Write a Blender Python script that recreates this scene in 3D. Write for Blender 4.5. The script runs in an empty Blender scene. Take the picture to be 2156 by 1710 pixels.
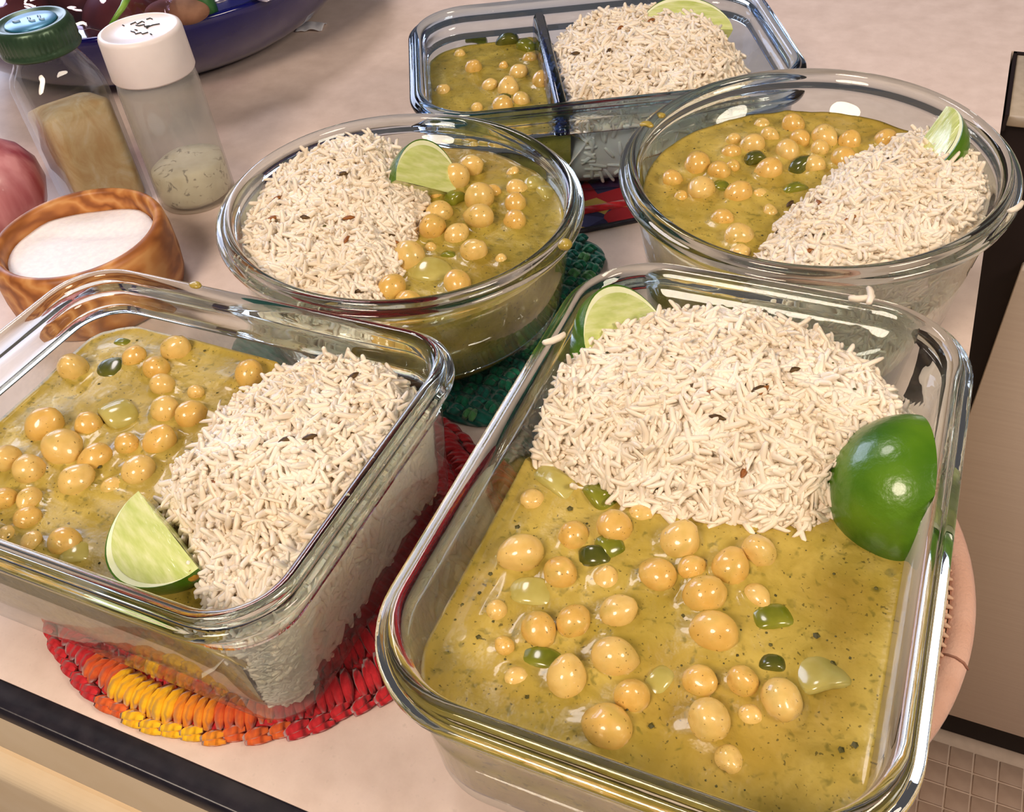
import bpy, bmesh, math
import numpy as np
from mathutils import Matrix, Vector

# ------------------------------------------------------------------ scene, camera, world, lights
SC = bpy.context.scene
COL = SC.collection
S = 0.0085                       # metres per building unit
PI = math.pi
rng = np.random.default_rng(7)

FPX, CX, CY = 2005.41, 1078.0, 855.0
PITCH, YAW, ROLL, HCAM = 0.76414, -0.484808, -0.113179, 33.8046
_cp, _sp, _cw, _sw = math.cos(PITCH), math.sin(PITCH), math.cos(YAW), math.sin(YAW)
FWD = np.array([_sw * _cp, _cw * _cp, -_sp])
_r0 = np.array([_cw, -_sw, 0.0]); _u0 = np.cross(_r0, FWD)
RIGHT = math.cos(ROLL) * _r0 + math.sin(ROLL) * _u0
UP = -math.sin(ROLL) * _r0 + math.cos(ROLL) * _u0
CAM = np.array([0, 0, HCAM])

cam = bpy.data.cameras.new('camera')
cam.sensor_fit = 'HORIZONTAL'; cam.sensor_width = 36.0
cam.lens = 36.0 * FPX / 2156.0
cam.clip_start = 0.01
camo = bpy.data.objects.new('camera', cam); COL.objects.link(camo)
m = np.eye(4); m[:3, 0] = RIGHT; m[:3, 1] = UP; m[:3, 2] = -FWD; m[:3, 3] = CAM * S
camo.matrix_world = Matrix(m.tolist())
SC.camera = camo

SC.view_settings.view_transform = 'Standard'
SC.view_settings.look = 'None'
SC.view_settings.gamma = 1.0
SC.view_settings.use_curve_mapping = False
SC.view_settings.exposure = -0.18
SC.cycles.max_bounces = 24
SC.cycles.transmission_bounces = 20
SC.cycles.glossy_bounces = 8
SC.cycles.diffuse_bounces = 8
SC.cycles.transparent_max_bounces = 24
SC.cycles.use_denoising = True
SC.cycles.sample_clamp_indirect = 30.0
SC.cycles.blur_glossy = 0.3

world = bpy.data.worlds.new('world'); SC.world = world; world.use_nodes = True
wb = world.node_tree.nodes['Background']
wb.inputs[0].default_value = (0.76, 0.69, 0.72, 1); wb.inputs[1].default_value = 0.13

def area(name, loc, target, size, power, color, size_y=None):
    l = bpy.data.lights.new(name, 'AREA'); l.energy = power; l.color = color
    l.shape = 'RECTANGLE' if size_y else 'DISK'; l.size = size * (1 if size_y else 1.12)
    if size_y: l.size_y = size_y
    o = bpy.data.objects.new(name, l); COL.objects.link(o)
    o.location = Vector(loc) * S
    o.rotation_euler = (Vector(target) - Vector(loc)).to_track_quat('-Z', 'Y').to_euler()
    o['kind'] = 'structure'
    return o
area('key_or_fill_lamp', (92, 14, 92), (-8, 28, 0), 0.32, 8.8, (1.0, 0.84, 0.68))
area('key_or_fill_lamp', (-28, -66, 112), (-18, 30, 0), 0.36, 13.2, (1.0, 0.82, 0.66))  # added fill behind the camera, lights the faces turned to the front
area('key_or_fill_lamp', (-100, 92, 150), (-30, 55, 0), 0.36, 7.0, (1.0, 0.90, 0.88))  # added fill from the back left, brightens the darker counter there
area('window_light', (-205, 135, 74), (-20, 50, 0), 1.0, 19.0, (0.66, 0.74, 1.0), 0.7)

# ------------------------------------------------------------------ helpers
def ray(px, py):
    d = ((px - CX) / FPX) * RIGHT - ((py - CY) / FPX) * UP + FWD
    return d / np.linalg.norm(d)

def at(px, py, z):
    d = ray(px, py); t = (z - HCAM) / d[2]
    return CAM + d * t

def depth(X):
    return float((np.asarray(X) - CAM) @ FWD)

def lin(c):
    out = []
    for v in c:
        v = v / 255.0
        out.append(v / 12.92 if v <= 0.04045 else ((v + 0.055) / 1.055) ** 2.4)
    return tuple(out)

def T(x, y, z):
    m = np.eye(4); m[:3, 3] = (x, y, z); return m

def mat4(M):
    M = np.array(M, float).copy(); M[:3, 3] *= S
    return Matrix(M.tolist())

def build(name, V, F, mat, parent=None, M=None, smooth=True):
    """one mesh object; V local, in building units; M local to world (or to the parent)"""
    me = bpy.data.meshes.new(name)
    V = np.asarray(V, float) * S
    if isinstance(F, np.ndarray): F = F.tolist()
    me.from_pydata(V.tolist(), [], F)
    if smooth: me.polygons.foreach_set('use_smooth', [True] * len(me.polygons))
    me.update()
    if mat: me.materials.append(mat)
    o = bpy.data.objects.new(name, me); COL.objects.link(o)
    if parent: o.parent = parent
    if M is not None: o.matrix_local = mat4(M)
    return o

def share(name, me, parent=None, M=None):
    o = bpy.data.objects.new(name, me); COL.objects.link(o)
    if parent: o.parent = parent
    if M is not None: o.matrix_local = mat4(M)
    return o

def empty(name, M):
    o = bpy.data.objects.new(name, None); COL.objects.link(o)
    o.empty_display_size = 0.01; o.matrix_local = mat4(M)
    return o

def tag(o, label=None, cat=None, group=None, kind=None):
    if label: o['label'] = label
    if cat: o['category'] = cat
    if group: o['group'] = group
    if kind: o['kind'] = kind
    return o

class MB:
    def __init__(s): s.V = []; s.F = []
    def add(s, V, F):
        b = len(s.V); s.V += [tuple(v) for v in V]; s.F += [tuple(i + b for i in f) for f in F]; return s
    def box(s, x0, x1, y0, y1, z0, z1, bv=0.0):
        if bv <= 0:
            V = [(x, y, z) for z in (z0, z1) for y in (y0, y1) for x in (x0, x1)]
            return s.add(V, [(0, 2, 3, 1), (4, 5, 7, 6), (0, 1, 5, 4), (2, 6, 7, 3), (0, 4, 6, 2), (1, 3, 7, 5)])
        rings = []
        def ring(i, z): return [(x0 + i, y0 + i, z), (x1 - i, y0 + i, z), (x1 - i, y1 - i, z), (x0 + i, y1 - i, z)]
        k = bv * 0.3
        rings = [ring(bv, z0), ring(k, z0 + k), ring(0, z0 + bv), ring(0, z1 - bv), ring(k, z1 - k), ring(bv, z1)]
        V, F = loft([np.array(r) for r in rings], caps=(True, True))
        return s.add(V, F)
    def build(s, name, mat, parent=None, M=None, smooth=False):
        return build(name, s.V, s.F, mat, parent, M, smooth)

def loft(rings, closed_loop=False, caps=(False, False)):
    """rings: list of Nx3 closed rings"""
    n = len(rings[0]); V = np.concatenate(rings); F = []
    k = len(rings)
    for i in range(k if closed_loop else k - 1):
        a = i * n; b = ((i + 1) % k) * n
        for j in range(n):
            j2 = (j + 1) % n
            F.append((a + j, a + j2, b + j2, b + j))
    V = [tuple(v) for v in V]
    if caps[0]: F.append(tuple(range(n - 1, -1, -1)))
    if caps[1]: F.append(tuple(range((k - 1) * n, k * n)))
    return V, F

def outline(a, b, r, nc=12, ns=0):
    """rounded rectangle, half sizes a, b, corner radius r, ccw"""
    pts = []
    cs = [(a - r, b - r, 0), (-(a - r), b - r, PI / 2), (-(a - r), -(b - r), PI), (a - r, -(b - r), 1.5 * PI)]
    for i, (x, y, t0) in enumerate(cs):
        for k in range(nc + 1):
            t = t0 + PI / 2 * k / nc
            pts.append((x + r * math.cos(t), y + r * math.sin(t)))
        if ns:
            x2, y2, t2 = cs[(i + 1) % 4]
            p = np.array(pts[-1]); q = np.array((x2 + r * math.cos(t2), y2 + r * math.sin(t2)))
            for k in range(1, ns + 1): pts.append(tuple(p + (q - p) * k / (ns + 1)))
    return np.array(pts)

def circ(r, n=64):
    t = np.arange(n) * 2 * PI / n
    return np.stack([r * np.cos(t), r * np.sin(t)], 1)

def lathe(prof, n=64, mod=None):
    rings = []
    for r, z in prof:
        c = circ(max(r, 1e-3), n)
        if mod is not None: c = c * mod(np.arange(n) * 2 * PI / n, r, z)[:, None]
        rings.append(np.column_stack([c, np.full(n, z)]))
    return loft(rings, caps=(True, True))

def tube(path, rad, n=6):
    P = [np.array(p, float) for p in path]; rings = []
    up = np.array([0.13, 0.21, 0.97])
    for i, p in enumerate(P):
        t = P[min(i + 1, len(P) - 1)] - P[max(i - 1, 0)]; t /= np.linalg.norm(t) + 1e-9
        a = np.cross(up, t); a /= np.linalg.norm(a) + 1e-9; b = np.cross(t, a)
        r = rad[i] if hasattr(rad, '__len__') else rad
        th = np.arange(n) * 2 * PI / n
        rings.append(p + r * (np.cos(th)[:, None] * a + np.sin(th)[:, None] * b))
    return loft(rings, caps=(True, True))

def vnoise(P, scale, seed=0):
    """cheap smooth noise from a sum of sines"""
    g = np.random.default_rng(seed); out = 0
    for _ in range(7):
        k = g.normal(size=3) * scale; out = out + np.sin(P @ k[:P.shape[1]] + g.uniform(0, 6.28))
    return out / 7

# ------------------------------------------------------------------ materials
def new_mat(name):
    m = bpy.data.materials.new(name); m.use_nodes = True
    nt = m.node_tree; b = nt.nodes['Principled BSDF']
    return m, nt, b

def principled(name, col, rough=0.5, spec=0.5, metal=0.0, trans=0.0, ior=1.45, coat=0.0, sss=0.0, sheen=0.0):
    m, nt, b = new_mat(name)
    b.inputs['Base Color'].default_value = (*lin(col), 1)
    b.inputs['Roughness'].default_value = rough
    b.inputs['Specular IOR Level'].default_value = spec
    b.inputs['Metallic'].default_value = metal
    b.inputs['Transmission Weight'].default_value = trans
    b.inputs['IOR'].default_value = ior
    b.inputs['Coat Weight'].default_value = coat
    b.inputs['Coat Roughness'].default_value = 0.08
    if sss:
        b.inputs['Subsurface Weight'].default_value = sss
        b.inputs['Subsurface Radius'].default_value = (0.004, 0.0025, 0.0015)
        b.inputs['Subsurface Scale'].default_value = 1.0
    if sheen: b.inputs['Sheen Weight'].default_value = sheen
    return m

def coords(nt, scale=(1, 1, 1), kind='Object'):
    tc = nt.nodes.new('ShaderNodeTexCoord'); mp = nt.nodes.new('ShaderNodeMapping')
    mp.inputs['Scale'].default_value = scale
    nt.links.new(tc.outputs[kind], mp.inputs['Vector'])
    return mp.outputs['Vector']

def noise_node(nt, vec, scale, detail=3.0, rough=0.5, dist=0.0):
    n = nt.nodes.new('ShaderNodeTexNoise')
    n.inputs['Scale'].default_value = scale / S
    n.inputs['Detail'].default_value = detail; n.inputs['Roughness'].default_value = rough
    n.inputs['Distortion'].default_value = dist
    nt.links.new(vec, n.inputs['Vector'])
    return n.outputs['Fac']

def ramp(nt, fac, stops):
    r = nt.nodes.new('ShaderNodeValToRGB')
    e = r.color_ramp.elements
    while len(e) < len(stops): e.new(0.5)
    for i, (p, c) in enumerate(stops):
        e[i].position = p; e[i].color = (*lin(c), 1) if len(c) == 3 else c
    nt.links.new(fac, r.inputs['Fac'])
    return r.outputs['Color']

def mixc(nt, fac, a, b, mode='MIX'):
    n = nt.nodes.new('ShaderNodeMix'); n.data_type = 'RGBA'; n.blend_type = mode
    if isinstance(fac, (int, float)): n.inputs[0].default_value = fac
    else: nt.links.new(fac, n.inputs[0])
    for k, v in ((6, a), (7, b)):
        if isinstance(v, tuple): n.inputs[k].default_value = (*lin(v), 1)
        else: nt.links.new(v, n.inputs[k])
    return n.outputs[2]

def bump(nt, b, h, strength, dist=0.001, chain=None):
    n = nt.nodes.new('ShaderNodeBump'); n.inputs['Strength'].default_value = strength
    n.inputs['Distance'].default_value = dist
    nt.links.new(h, n.inputs['Height'])
    if chain: nt.links.new(chain, n.inputs['Normal'])
    nt.links.new(n.outputs['Normal'], b.inputs['Normal'])
    return n.outputs['Normal']

def glass_mat(name, col=(247, 252, 250), fog=False, rough=0.0):
    m = principled(name, col, rough, 0.5, trans=1.0, ior=1.47)
    nt = m.node_tree     # pressed glass is never quite flat
    bump(nt, nt.nodes['Principled BSDF'], noise_node(nt, coords(nt), 0.30, 2.0), 0.10, 0.002)
    if fog:
        nt = m.node_tree; b = nt.nodes['Principled BSDF']
        v = coords(nt)
        n = noise_node(nt, v, 0.16, 2.0)
        r = ramp(nt, n, [(0.42, (0, 0, 0, 1)), (0.62, (0.16, 0.16, 0.16, 1))])
        nt.links.new(r, b.inputs['Roughness'])
        bump(nt, b, noise_node(nt, v, 1.6, 2.0, dist=1.0), 0.10, 0.001)
    return m

def noisy(name, c1, c2, scale, rough=0.6, lo=0.35, hi=0.65, bs=0.0, bscale=None, detail=3.0, stretch=(1, 1, 1), **kw):
    m = principled(name, c1, rough, **kw)
    nt = m.node_tree; b = nt.nodes['Principled BSDF']
    v = coords(nt, stretch)
    n = noise_node(nt, v, scale, detail)
    nt.links.new(ramp(nt, n, [(lo, c1), (hi, c2)]), b.inputs['Base Color'])
    if bs: bump(nt, b, noise_node(nt, v, bscale or scale * 3, 3.0), bs, 0.001)
    return m

MT = {}
def absorb(m, col, dens):
    nt = m.node_tree; va = nt.nodes.new('ShaderNodeVolumeAbsorption')
    va.inputs['Color'].default_value = (*col, 1); va.inputs['Density'].default_value = dens
    nt.links.new(va.outputs[0], nt.nodes['Material Output'].inputs['Volume'])
    return m
def wall_glass(name, tint, fog=0.0, milk=0.0, shine=0.04):
    # thin parallel glass wall: straight transmission with a mirror coat that grows towards grazing view; fog: fine steam droplets
    m, nt, b = new_mat(name)
    nt.nodes.remove(b); out = nt.nodes['Material Output']
    tr = nt.nodes.new('ShaderNodeBsdfTransparent'); tr.inputs[0].default_value = (*lin(tint), 1)
    gl = nt.nodes.new('ShaderNodeBsdfGlossy'); gl.inputs['Roughness'].default_value = 0.02
    lw = nt.nodes.new('ShaderNodeLayerWeight'); lw.inputs[0].default_value = 0.5
    pw = nt.nodes.new('ShaderNodeMath'); pw.operation = 'POWER'; pw.inputs[1].default_value = 5.0
    ma = nt.nodes.new('ShaderNodeMath'); ma.operation = 'MULTIPLY_ADD'; ma.inputs[1].default_value = 0.9; ma.inputs[2].default_value = shine
    nt.links.new(lw.outputs['Facing'], pw.inputs[0]); nt.links.new(pw.outputs[0], ma.inputs[0])
    mx = nt.nodes.new('ShaderNodeMixShader')
    nt.links.new(ma.outputs[0], mx.inputs[0]); nt.links.new(tr.outputs[0], mx.inputs[1]); nt.links.new(gl.outputs[0], mx.inputs[2])
    last = mx
    if milk:
        df = nt.nodes.new('ShaderNodeBsdfDiffuse'); df.inputs[0].default_value = (.84, .83, .80, 1)
        tl = nt.nodes.new('ShaderNodeBsdfTranslucent'); tl.inputs[0].default_value = (.84, .83, .80, 1)
        m1 = nt.nodes.new('ShaderNodeMixShader'); nt.links.new(df.outputs[0], m1.inputs[1]); nt.links.new(tl.outputs[0], m1.inputs[2])
        m2 = nt.nodes.new('ShaderNodeMixShader'); m2.inputs[0].default_value = milk
        nt.links.new(mx.outputs[0], m2.inputs[1]); nt.links.new(m1.outputs[0], m2.inputs[2]); last = m2
    if fog:
        v = coords(nt)
        n = noise_node(nt, v, 0.22, 3.0, 0.6)
        f = ramp(nt, n, [(0.38, (0, 0, 0, 1)), (0.68, (fog, fog, fog, 1))])
        dr = noise_node(nt, v, 5.0, 2.0)
        f = mixc(nt, 1.0, f, ramp(nt, dr, [(0.35, (0.5, 0.5, 0.5, 1)), (0.6, (1, 1, 1, 1))]), 'MULTIPLY')
        df = nt.nodes.new('ShaderNodeBsdfDiffuse'); df.inputs[0].default_value = (.85, .85, .85, 1)
        tl = nt.nodes.new('ShaderNodeBsdfTranslucent'); tl.inputs[0].default_value = (.85, .85, .85, 1)
        m1 = nt.nodes.new('ShaderNodeMixShader'); nt.links.new(df.outputs[0], m1.inputs[1]); nt.links.new(tl.outputs[0], m1.inputs[2])
        m2 = nt.nodes.new('ShaderNodeMixShader'); nt.links.new(f, m2.inputs[0]); nt.links.new(mx.outputs[0], m2.inputs[1]); nt.links.new(m1.outputs[0], m2.inputs[2])
        last = m2
    nt.links.new(last.outputs[0], out.inputs['Surface'])
    return m
MT['wall'] = wall_glass('clear_glass_wall', (247, 250, 249))
MT['wall_fog'] = wall_glass('steamed_glass_wall', (246, 248, 247), 0.16)
MT['glass_jar'] = wall_glass('jar_glass', (238, 240, 241))
MT['wall_blue'] = wall_glass('bluish_glass_wall', (232, 240, 247))
MT['glass'] = absorb(glass_mat('clear_glass'), (.55, .64, .64), 20)
MT['glass_blue'] = absorb(glass_mat('bluish_glass'), (.35, .58, .82), 60)
MT['glass_divider'] = absorb(glass_mat('blue_divider_glass', (205, 222, 242), rough=0.12), (.22, .42, .75), 130)

def curry_mat(name, dark, light, oil):
    m = principled(name, light, 0.36, 0.45, coat=0.45)
    nt = m.node_tree; b = nt.nodes['Principled BSDF']
    v = coords(nt)
    base = ramp(nt, noise_node(nt, v, 0.45, 4.0, 0.6, 0.8), [(0.36, dark), (0.64, light)])
    oilm = ramp(nt, noise_node(nt, v, 0.16, 2.0), [(0.50, (0, 0, 0, 1)), (0.66, (0.5, 0.5, 0.5, 1))])
    c = mixc(nt, oilm, base, oil)
    herb = ramp(nt, noise_node(nt, v, 2.6, 2.0, 0.5, 0.4), [(0.60, (0, 0, 0, 1)), (0.72, (0.55, 0.55, 0.55, 1))])
    c = mixc(nt, herb, c, (92, 90, 28))
    fine = ramp(nt, noise_node(nt, v, 7.0, 1.0), [(0.69, (0, 0, 0, 1)), (0.74, (0.7, 0.7, 0.7, 1))])
    c = mixc(nt, fine, c, (60, 54, 18))
    nt.links.new(c, b.inputs['Base Color'])
    n1 = bump(nt, b, noise_node(nt, v, 0.8, 4.0), 0.45, 0.003)
    bump(nt, b, noise_node(nt, v, 4.5, 2.0), 0.12, 0.0008, chain=n1)
    b.inputs['Subsurface Weight'].default_value = 0.12
    b.inputs['Subsurface Radius'].default_value = (0.004, 0.003, 0.001)
    return m
MT['curry'] = curry_mat('green_curry', (160, 138, 52), (190, 166, 80), (160, 126, 44))
MT['curry_dark'] = curry_mat('olive_curry', (144, 126, 44), (174, 154, 66), (142, 114, 36))

def pea_mat(name, a, bcol):
    m = principled(name, a, 0.38, 0.4, coat=0.7)
    m.node_tree.nodes['Principled BSDF'].inputs['Coat Roughness'].default_value = 0.06
    nt = m.node_tree; b = nt.nodes['Principled BSDF']
    v = coords(nt)
    c = ramp(nt, noise_node(nt, v, 0.9, 3.0), [(0.3, a), (0.7, bcol)])
    sp = ramp(nt, noise_node(nt, v, 6.0, 1.0), [(0.70, (0, 0, 0, 1)), (0.75, (0.7, 0.7, 0.7, 1))])
    sm = ramp(nt, noise_node(nt, v, 0.7, 2.0), [(0.52, (0, 0, 0, 1)), (0.70, (0.55, 0.55, 0.55, 1))])
    c = mixc(nt, sm, c, (178, 152, 62))
    nt.links.new(mixc(nt, sp, c, (96, 70, 20)), b.inputs['Base Color'])
    bump(nt, b, noise_node(nt, v, 2.0, 3.0), 0.18, 0.001)
    b.inputs['Subsurface Weight'].default_value = 0.15
    b.inputs['Subsurface Radius'].default_value = (0.004, 0.0025, 0.001)
    return m
MT['pea'] = pea_mat('chickpea_skin', (213, 175, 94), (228, 195, 120))
MT['pea2'] = pea_mat('chickpea_skin_golden', (207, 163, 76), (224, 184, 102))

def rice_mat():
    m = principled('cooked_rice', (236, 226, 210), 0.42, 0.4)
    nt = m.node_tree; b = nt.nodes['Principled BSDF']
    v = coords(nt)
    c = ramp(nt, noise_node(nt, v, 0.35, 3.0), [(0.35, (229, 215, 192)), (0.65, (240, 230, 214))])
    nt.links.new(c, b.inputs['Base Color'])
    b.inputs['Coat Weight'].default_value = 0.15
    b.inputs['Coat Roughness'].default_value = 0.25
    b.inputs['Subsurface Weight'].default_value = 0.5
    b.inputs['Subsurface Radius'].default_value = (0.0030, 0.0024, 0.0018)
    return m
MT['rice'] = rice_mat()
MT['cumin'] = noisy('cumin_seed_brown', (120, 66, 22), (158, 98, 40), 3.0, 0.5, stretch=(0.3, 3, 3))
MT['cumin_dark'] = noisy('cumin_seed_dark', (58, 40, 18), (96, 70, 30), 3.0, 0.5)
MT['pepper_speck'] = principled('black_pepper', (28, 20, 12), 0.6)
MT['herb'] = noisy('dried_herb', (48, 46, 14), (92, 86, 32), 3.0, 0.6)
MT['rind'] = noisy('lime_rind', (46, 92, 8), (86, 126, 18), 0.35, 0.3, bs=0.25, bscale=3.5, coat=0.35)
MT['pith'] = noisy('lime_pith', (226, 232, 178), (238, 240, 206), 1.0, 0.5)
def flesh_mat():
    m = principled('lime_flesh', (196, 206, 120), 0.16, 0.6, coat=0.6)
    nt = m.node_tree; b = nt.nodes['Principled BSDF']
    v = coords(nt, (0.5, 2.2, 2.2))
    n = noise_node(nt, v, 1.1, 3.0, 0.6)
    nt.links.new(ramp(nt, n, [(0.3, (186, 200, 108)), (0.5, (208, 216, 142)), (0.72, (228, 230, 178))]), b.inputs['Base Color'])
    bump(nt, b, noise_node(nt, v, 1.6, 3.0), 0.45, 0.0012)
    b.inputs['Subsurface Weight'].default_value = 0.3
    b.inputs['Subsurface Radius'].default_value = (0.005, 0.005, 0.002)
    return m
MT['flesh'] = flesh_mat()
MT['stem_scar'] = noisy('lime_stem_scar', (196, 150, 40), (140, 92, 30), 3.0, 0.6)
MT['pepper'] = noisy('green_pepper_flesh', (98, 104, 20), (132, 132, 40), 0.8, 0.2, coat=0.5)
MT['pepper_dark'] = noisy('dark_green_pepper', (62, 68, 18), (92, 92, 30), 0.8, 0.2, coat=0.5)
MT['onion_bit'] = noisy('cooked_onion', (168, 154, 76), (186, 174, 100), 0.8, 0.18, coat=0.4, sss=0.2)

def counter_mat():
    m = principled('counter_laminate', (226, 209, 196), 0.42, 0.4)
    nt = m.node_tree; b = nt.nodes['Principled BSDF']
    v = coords(nt)
    c = ramp(nt, noise_node(nt, v, 0.5, 5.0, 0.65), [(0.3, (217, 196, 184)), (0.7, (234, 214, 203))])
    f = ramp(nt, noise_node(nt, v, 4.0, 2.0), [(0.62, (0, 0, 0, 1)), (0.75, (0.35, 0.35, 0.35, 1))])
    nt.links.new(mixc(nt, f, c, (196, 178, 166)), b.inputs['Base Color'])
    return m
MT['counter'] = counter_mat()
MT['edge_black'] = noisy('black_edge_strip', (26, 24, 34), (40, 36, 44), 1.5, 0.32, bs=0.05)
MT['cream'] = noisy('cream_paint', (238, 216, 180), (243, 223, 190), 0.3, 0.45)
MT['steel'] = noisy('taupe_brushed_steel', (232, 219, 211), (237, 225, 217), 0.6, 0.42, stretch=(0.1, 1, 6))
MT['dark_recess'] = principled('dark_brown_enamel', (26, 12, 12), 0.6)
MT['beige_top'] = noisy('beige_stove_top', (176, 160, 138), (188, 172, 150), 1.2, 0.4)
MT['tile'] = noisy('brown_floor_tile', (176, 152, 136), (188, 164, 148), 0.4, 0.4)
MT['grout'] = noisy('pale_grout', (214, 194, 178), (222, 202, 186), 1.0, 0.8)
YARN = {}
for k, (a, b_) in dict(red=((176, 14, 28), (206, 34, 44)), orange=((206, 76, 24), (226, 106, 40)),
                       yellow=((238, 170, 8), (250, 196, 24)), amber=((226, 128, 16), (240, 152, 30)),
                       green=((8, 104, 76), (16, 128, 92)), teal=((4, 88, 76), (10, 112, 98)),
                       lime=((60, 128, 72), (84, 146, 84))).items():
    YARN[k] = noisy('yarn_' + k, a, b_, 2.2, 0.85, bs=0.5, bscale=6.0, stretch=(1, 1, 1), sheen=0.3)
for m_ in YARN.values():
    nt = m_.node_tree; b = nt.nodes['Principled BSDF']
    w_ = nt.nodes.new('ShaderNodeTexWave'); w_.bands_direction = 'DIAGONAL'
    w_.inputs['Scale'].default_value = 1.5 / S; w_.inputs['Distortion'].default_value = 3.0; w_.inputs['Detail'].default_value = 2.0
    nt.links.new(coords(nt, (0.35, 1.0, 0.6)), w_.inputs['Vector'])
    bump(nt, b, w_.outputs['Fac'], 0.8, 0.0012)
MT['pink'] = noisy('peach_terry', (226, 176, 152), (236, 190, 168), 0.6, 0.9, bs=0.5, bscale=7.0, sheen=0.3)
MT['pink_rib'] = noisy('peach_knit', (222, 182, 152), (234, 198, 170), 0.8, 0.9, bs=0.4, bscale=6.0)
MT['pink_thread'] = principled('seam_thread', (170, 120, 100), 0.9)

def wood_mat():
    m = principled('olive_wood', (176, 110, 52), 0.42, 0.4)
    nt = m.node_tree; b = nt.nodes['Principled BSDF']
    v = coords(nt, (1.0, 0.35, 1.0))
    w = nt.nodes.new('ShaderNodeTexWave'); w.wave_type = 'BANDS'; w.bands_direction = 'DIAGONAL'
    w.inputs['Scale'].default_value = 0.28 / S; w.inputs['Distortion'].default_value = 11.0
    w.inputs['Detail'].default_value = 3.0; w.inputs['Detail Scale'].default_value = 1.4
    nt.links.new(v, w.inputs['Vector'])
    c = ramp(nt, w.outputs['Fac'], [(0.0, (142, 84, 42)), (0.3, (172, 108, 56)), (0.8, (192, 130, 72)), (1.0, (204, 148, 90))])
    nt.links.new(c, b.inputs['Base Color'])
    return m
MT['wood'] = wood_mat()
MT['salt'] = noisy('fine_salt', (240, 236, 240), (248, 246, 248), 3.0, 0.6, bs=0.25, bscale=8.0, sss=0.2)
def powder_mat():
    m = principled('tan_spice_powder', (206, 164, 96), 0.9, 0.2)
    nt = m.node_tree; b = nt.nodes['Principled BSDF']
    v = coords(nt, (1.0, 1.0, 0.6))
    c = ramp(nt, noise_node(nt, v, 0.5, 5.0, 0.6, 1.5), [(0.35, (226, 184, 130)), (0.52, (240, 208, 158)), (0.68, (250, 230, 196))])
    nt.links.new(c, b.inputs['Base Color'])
    return m
MT['powder'] = powder_mat()
MT['lid_green'] = noisy('green_metal_lid', (50, 74, 54), (60, 84, 62), 1.0, 0.32, metal=0.35)
MT['lid_sheen'] = noisy('blue_sheen_lid_disc', (44, 104, 136), (66, 132, 164), 0.7, 0.3, metal=0.3)  # the lid is green; its reflected blue sheen is put into this colour
MT['lid_mark'] = principled('pale_embossed_mark', (150, 180, 210), 0.4)
MT['white_plastic'] = noisy('white_plastic', (232, 222, 220), (238, 228, 226), 0.6, 0.4, sss=0.1)
MT['ink'] = principled('black_marker_ink', (44, 46, 48), 0.7)
MT['frost'] = wall_glass('frosted_bottle', (246, 246, 243), 0.0, 0.16)
def cheese_mat():
    m = principled('pale_seasoning', (206, 198, 160), 0.9)
    nt = m.node_tree; b = nt.nodes['Principled BSDF']
    v = coords(nt)
    c = ramp(nt, noise_node(nt, v, 1.2, 3.0), [(0.3, (218, 212, 186)), (0.7, (236, 232, 212))])
    f = ramp(nt, noise_node(nt, v, 1.5, 3.0, 0.6, 1.0), [(0.60, (0, 0, 0, 1)), (0.66, (0.8, 0.8, 0.8, 1))])
    nt.links.new(mixc(nt, f, c, (96, 90, 72)), b.inputs['Base Color'])
    return m
MT['cheese'] = cheese_mat()
MT['onion_skin'] = noisy('red_onion_skin', (150, 52, 66), (206, 142, 148), 0.7, 0.3, stretch=(1, 1, 0.12), coat=0.3)
MT['bowl_blue'] = principled('cobalt_glaze', (10, 13, 92), 0.06, 0.5, coat=0.5)
MT['film'] = wall_glass('clear_plastic_film', (240, 228, 234), shine=0.08)
MT['potato'] = noisy('dark_red_potato', (84, 34, 36), (112, 54, 50), 0.4, 0.5)
MT['brown_root'] = noisy('brown_root', (126, 88, 66), (150, 108, 84), 0.8, 0.7)
MT['leaf'] = noisy('green_leaf', (84, 132, 34), (132, 172, 66), 0.6, 0.4)
MT['leaf_dark'] = noisy('dark_green_leaf', (34, 84, 40), (56, 110, 56), 0.6, 0.45)
MT['wrapper'] = noisy('printed_wrapper', (92, 86, 116), (190, 182, 196), 0.7, 0.25, lo=0.45, hi=0.58, coat=0.5)
MT['garlic_skin'] = principled('white_papery_skin', (228, 228, 234), 0.5)

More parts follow.
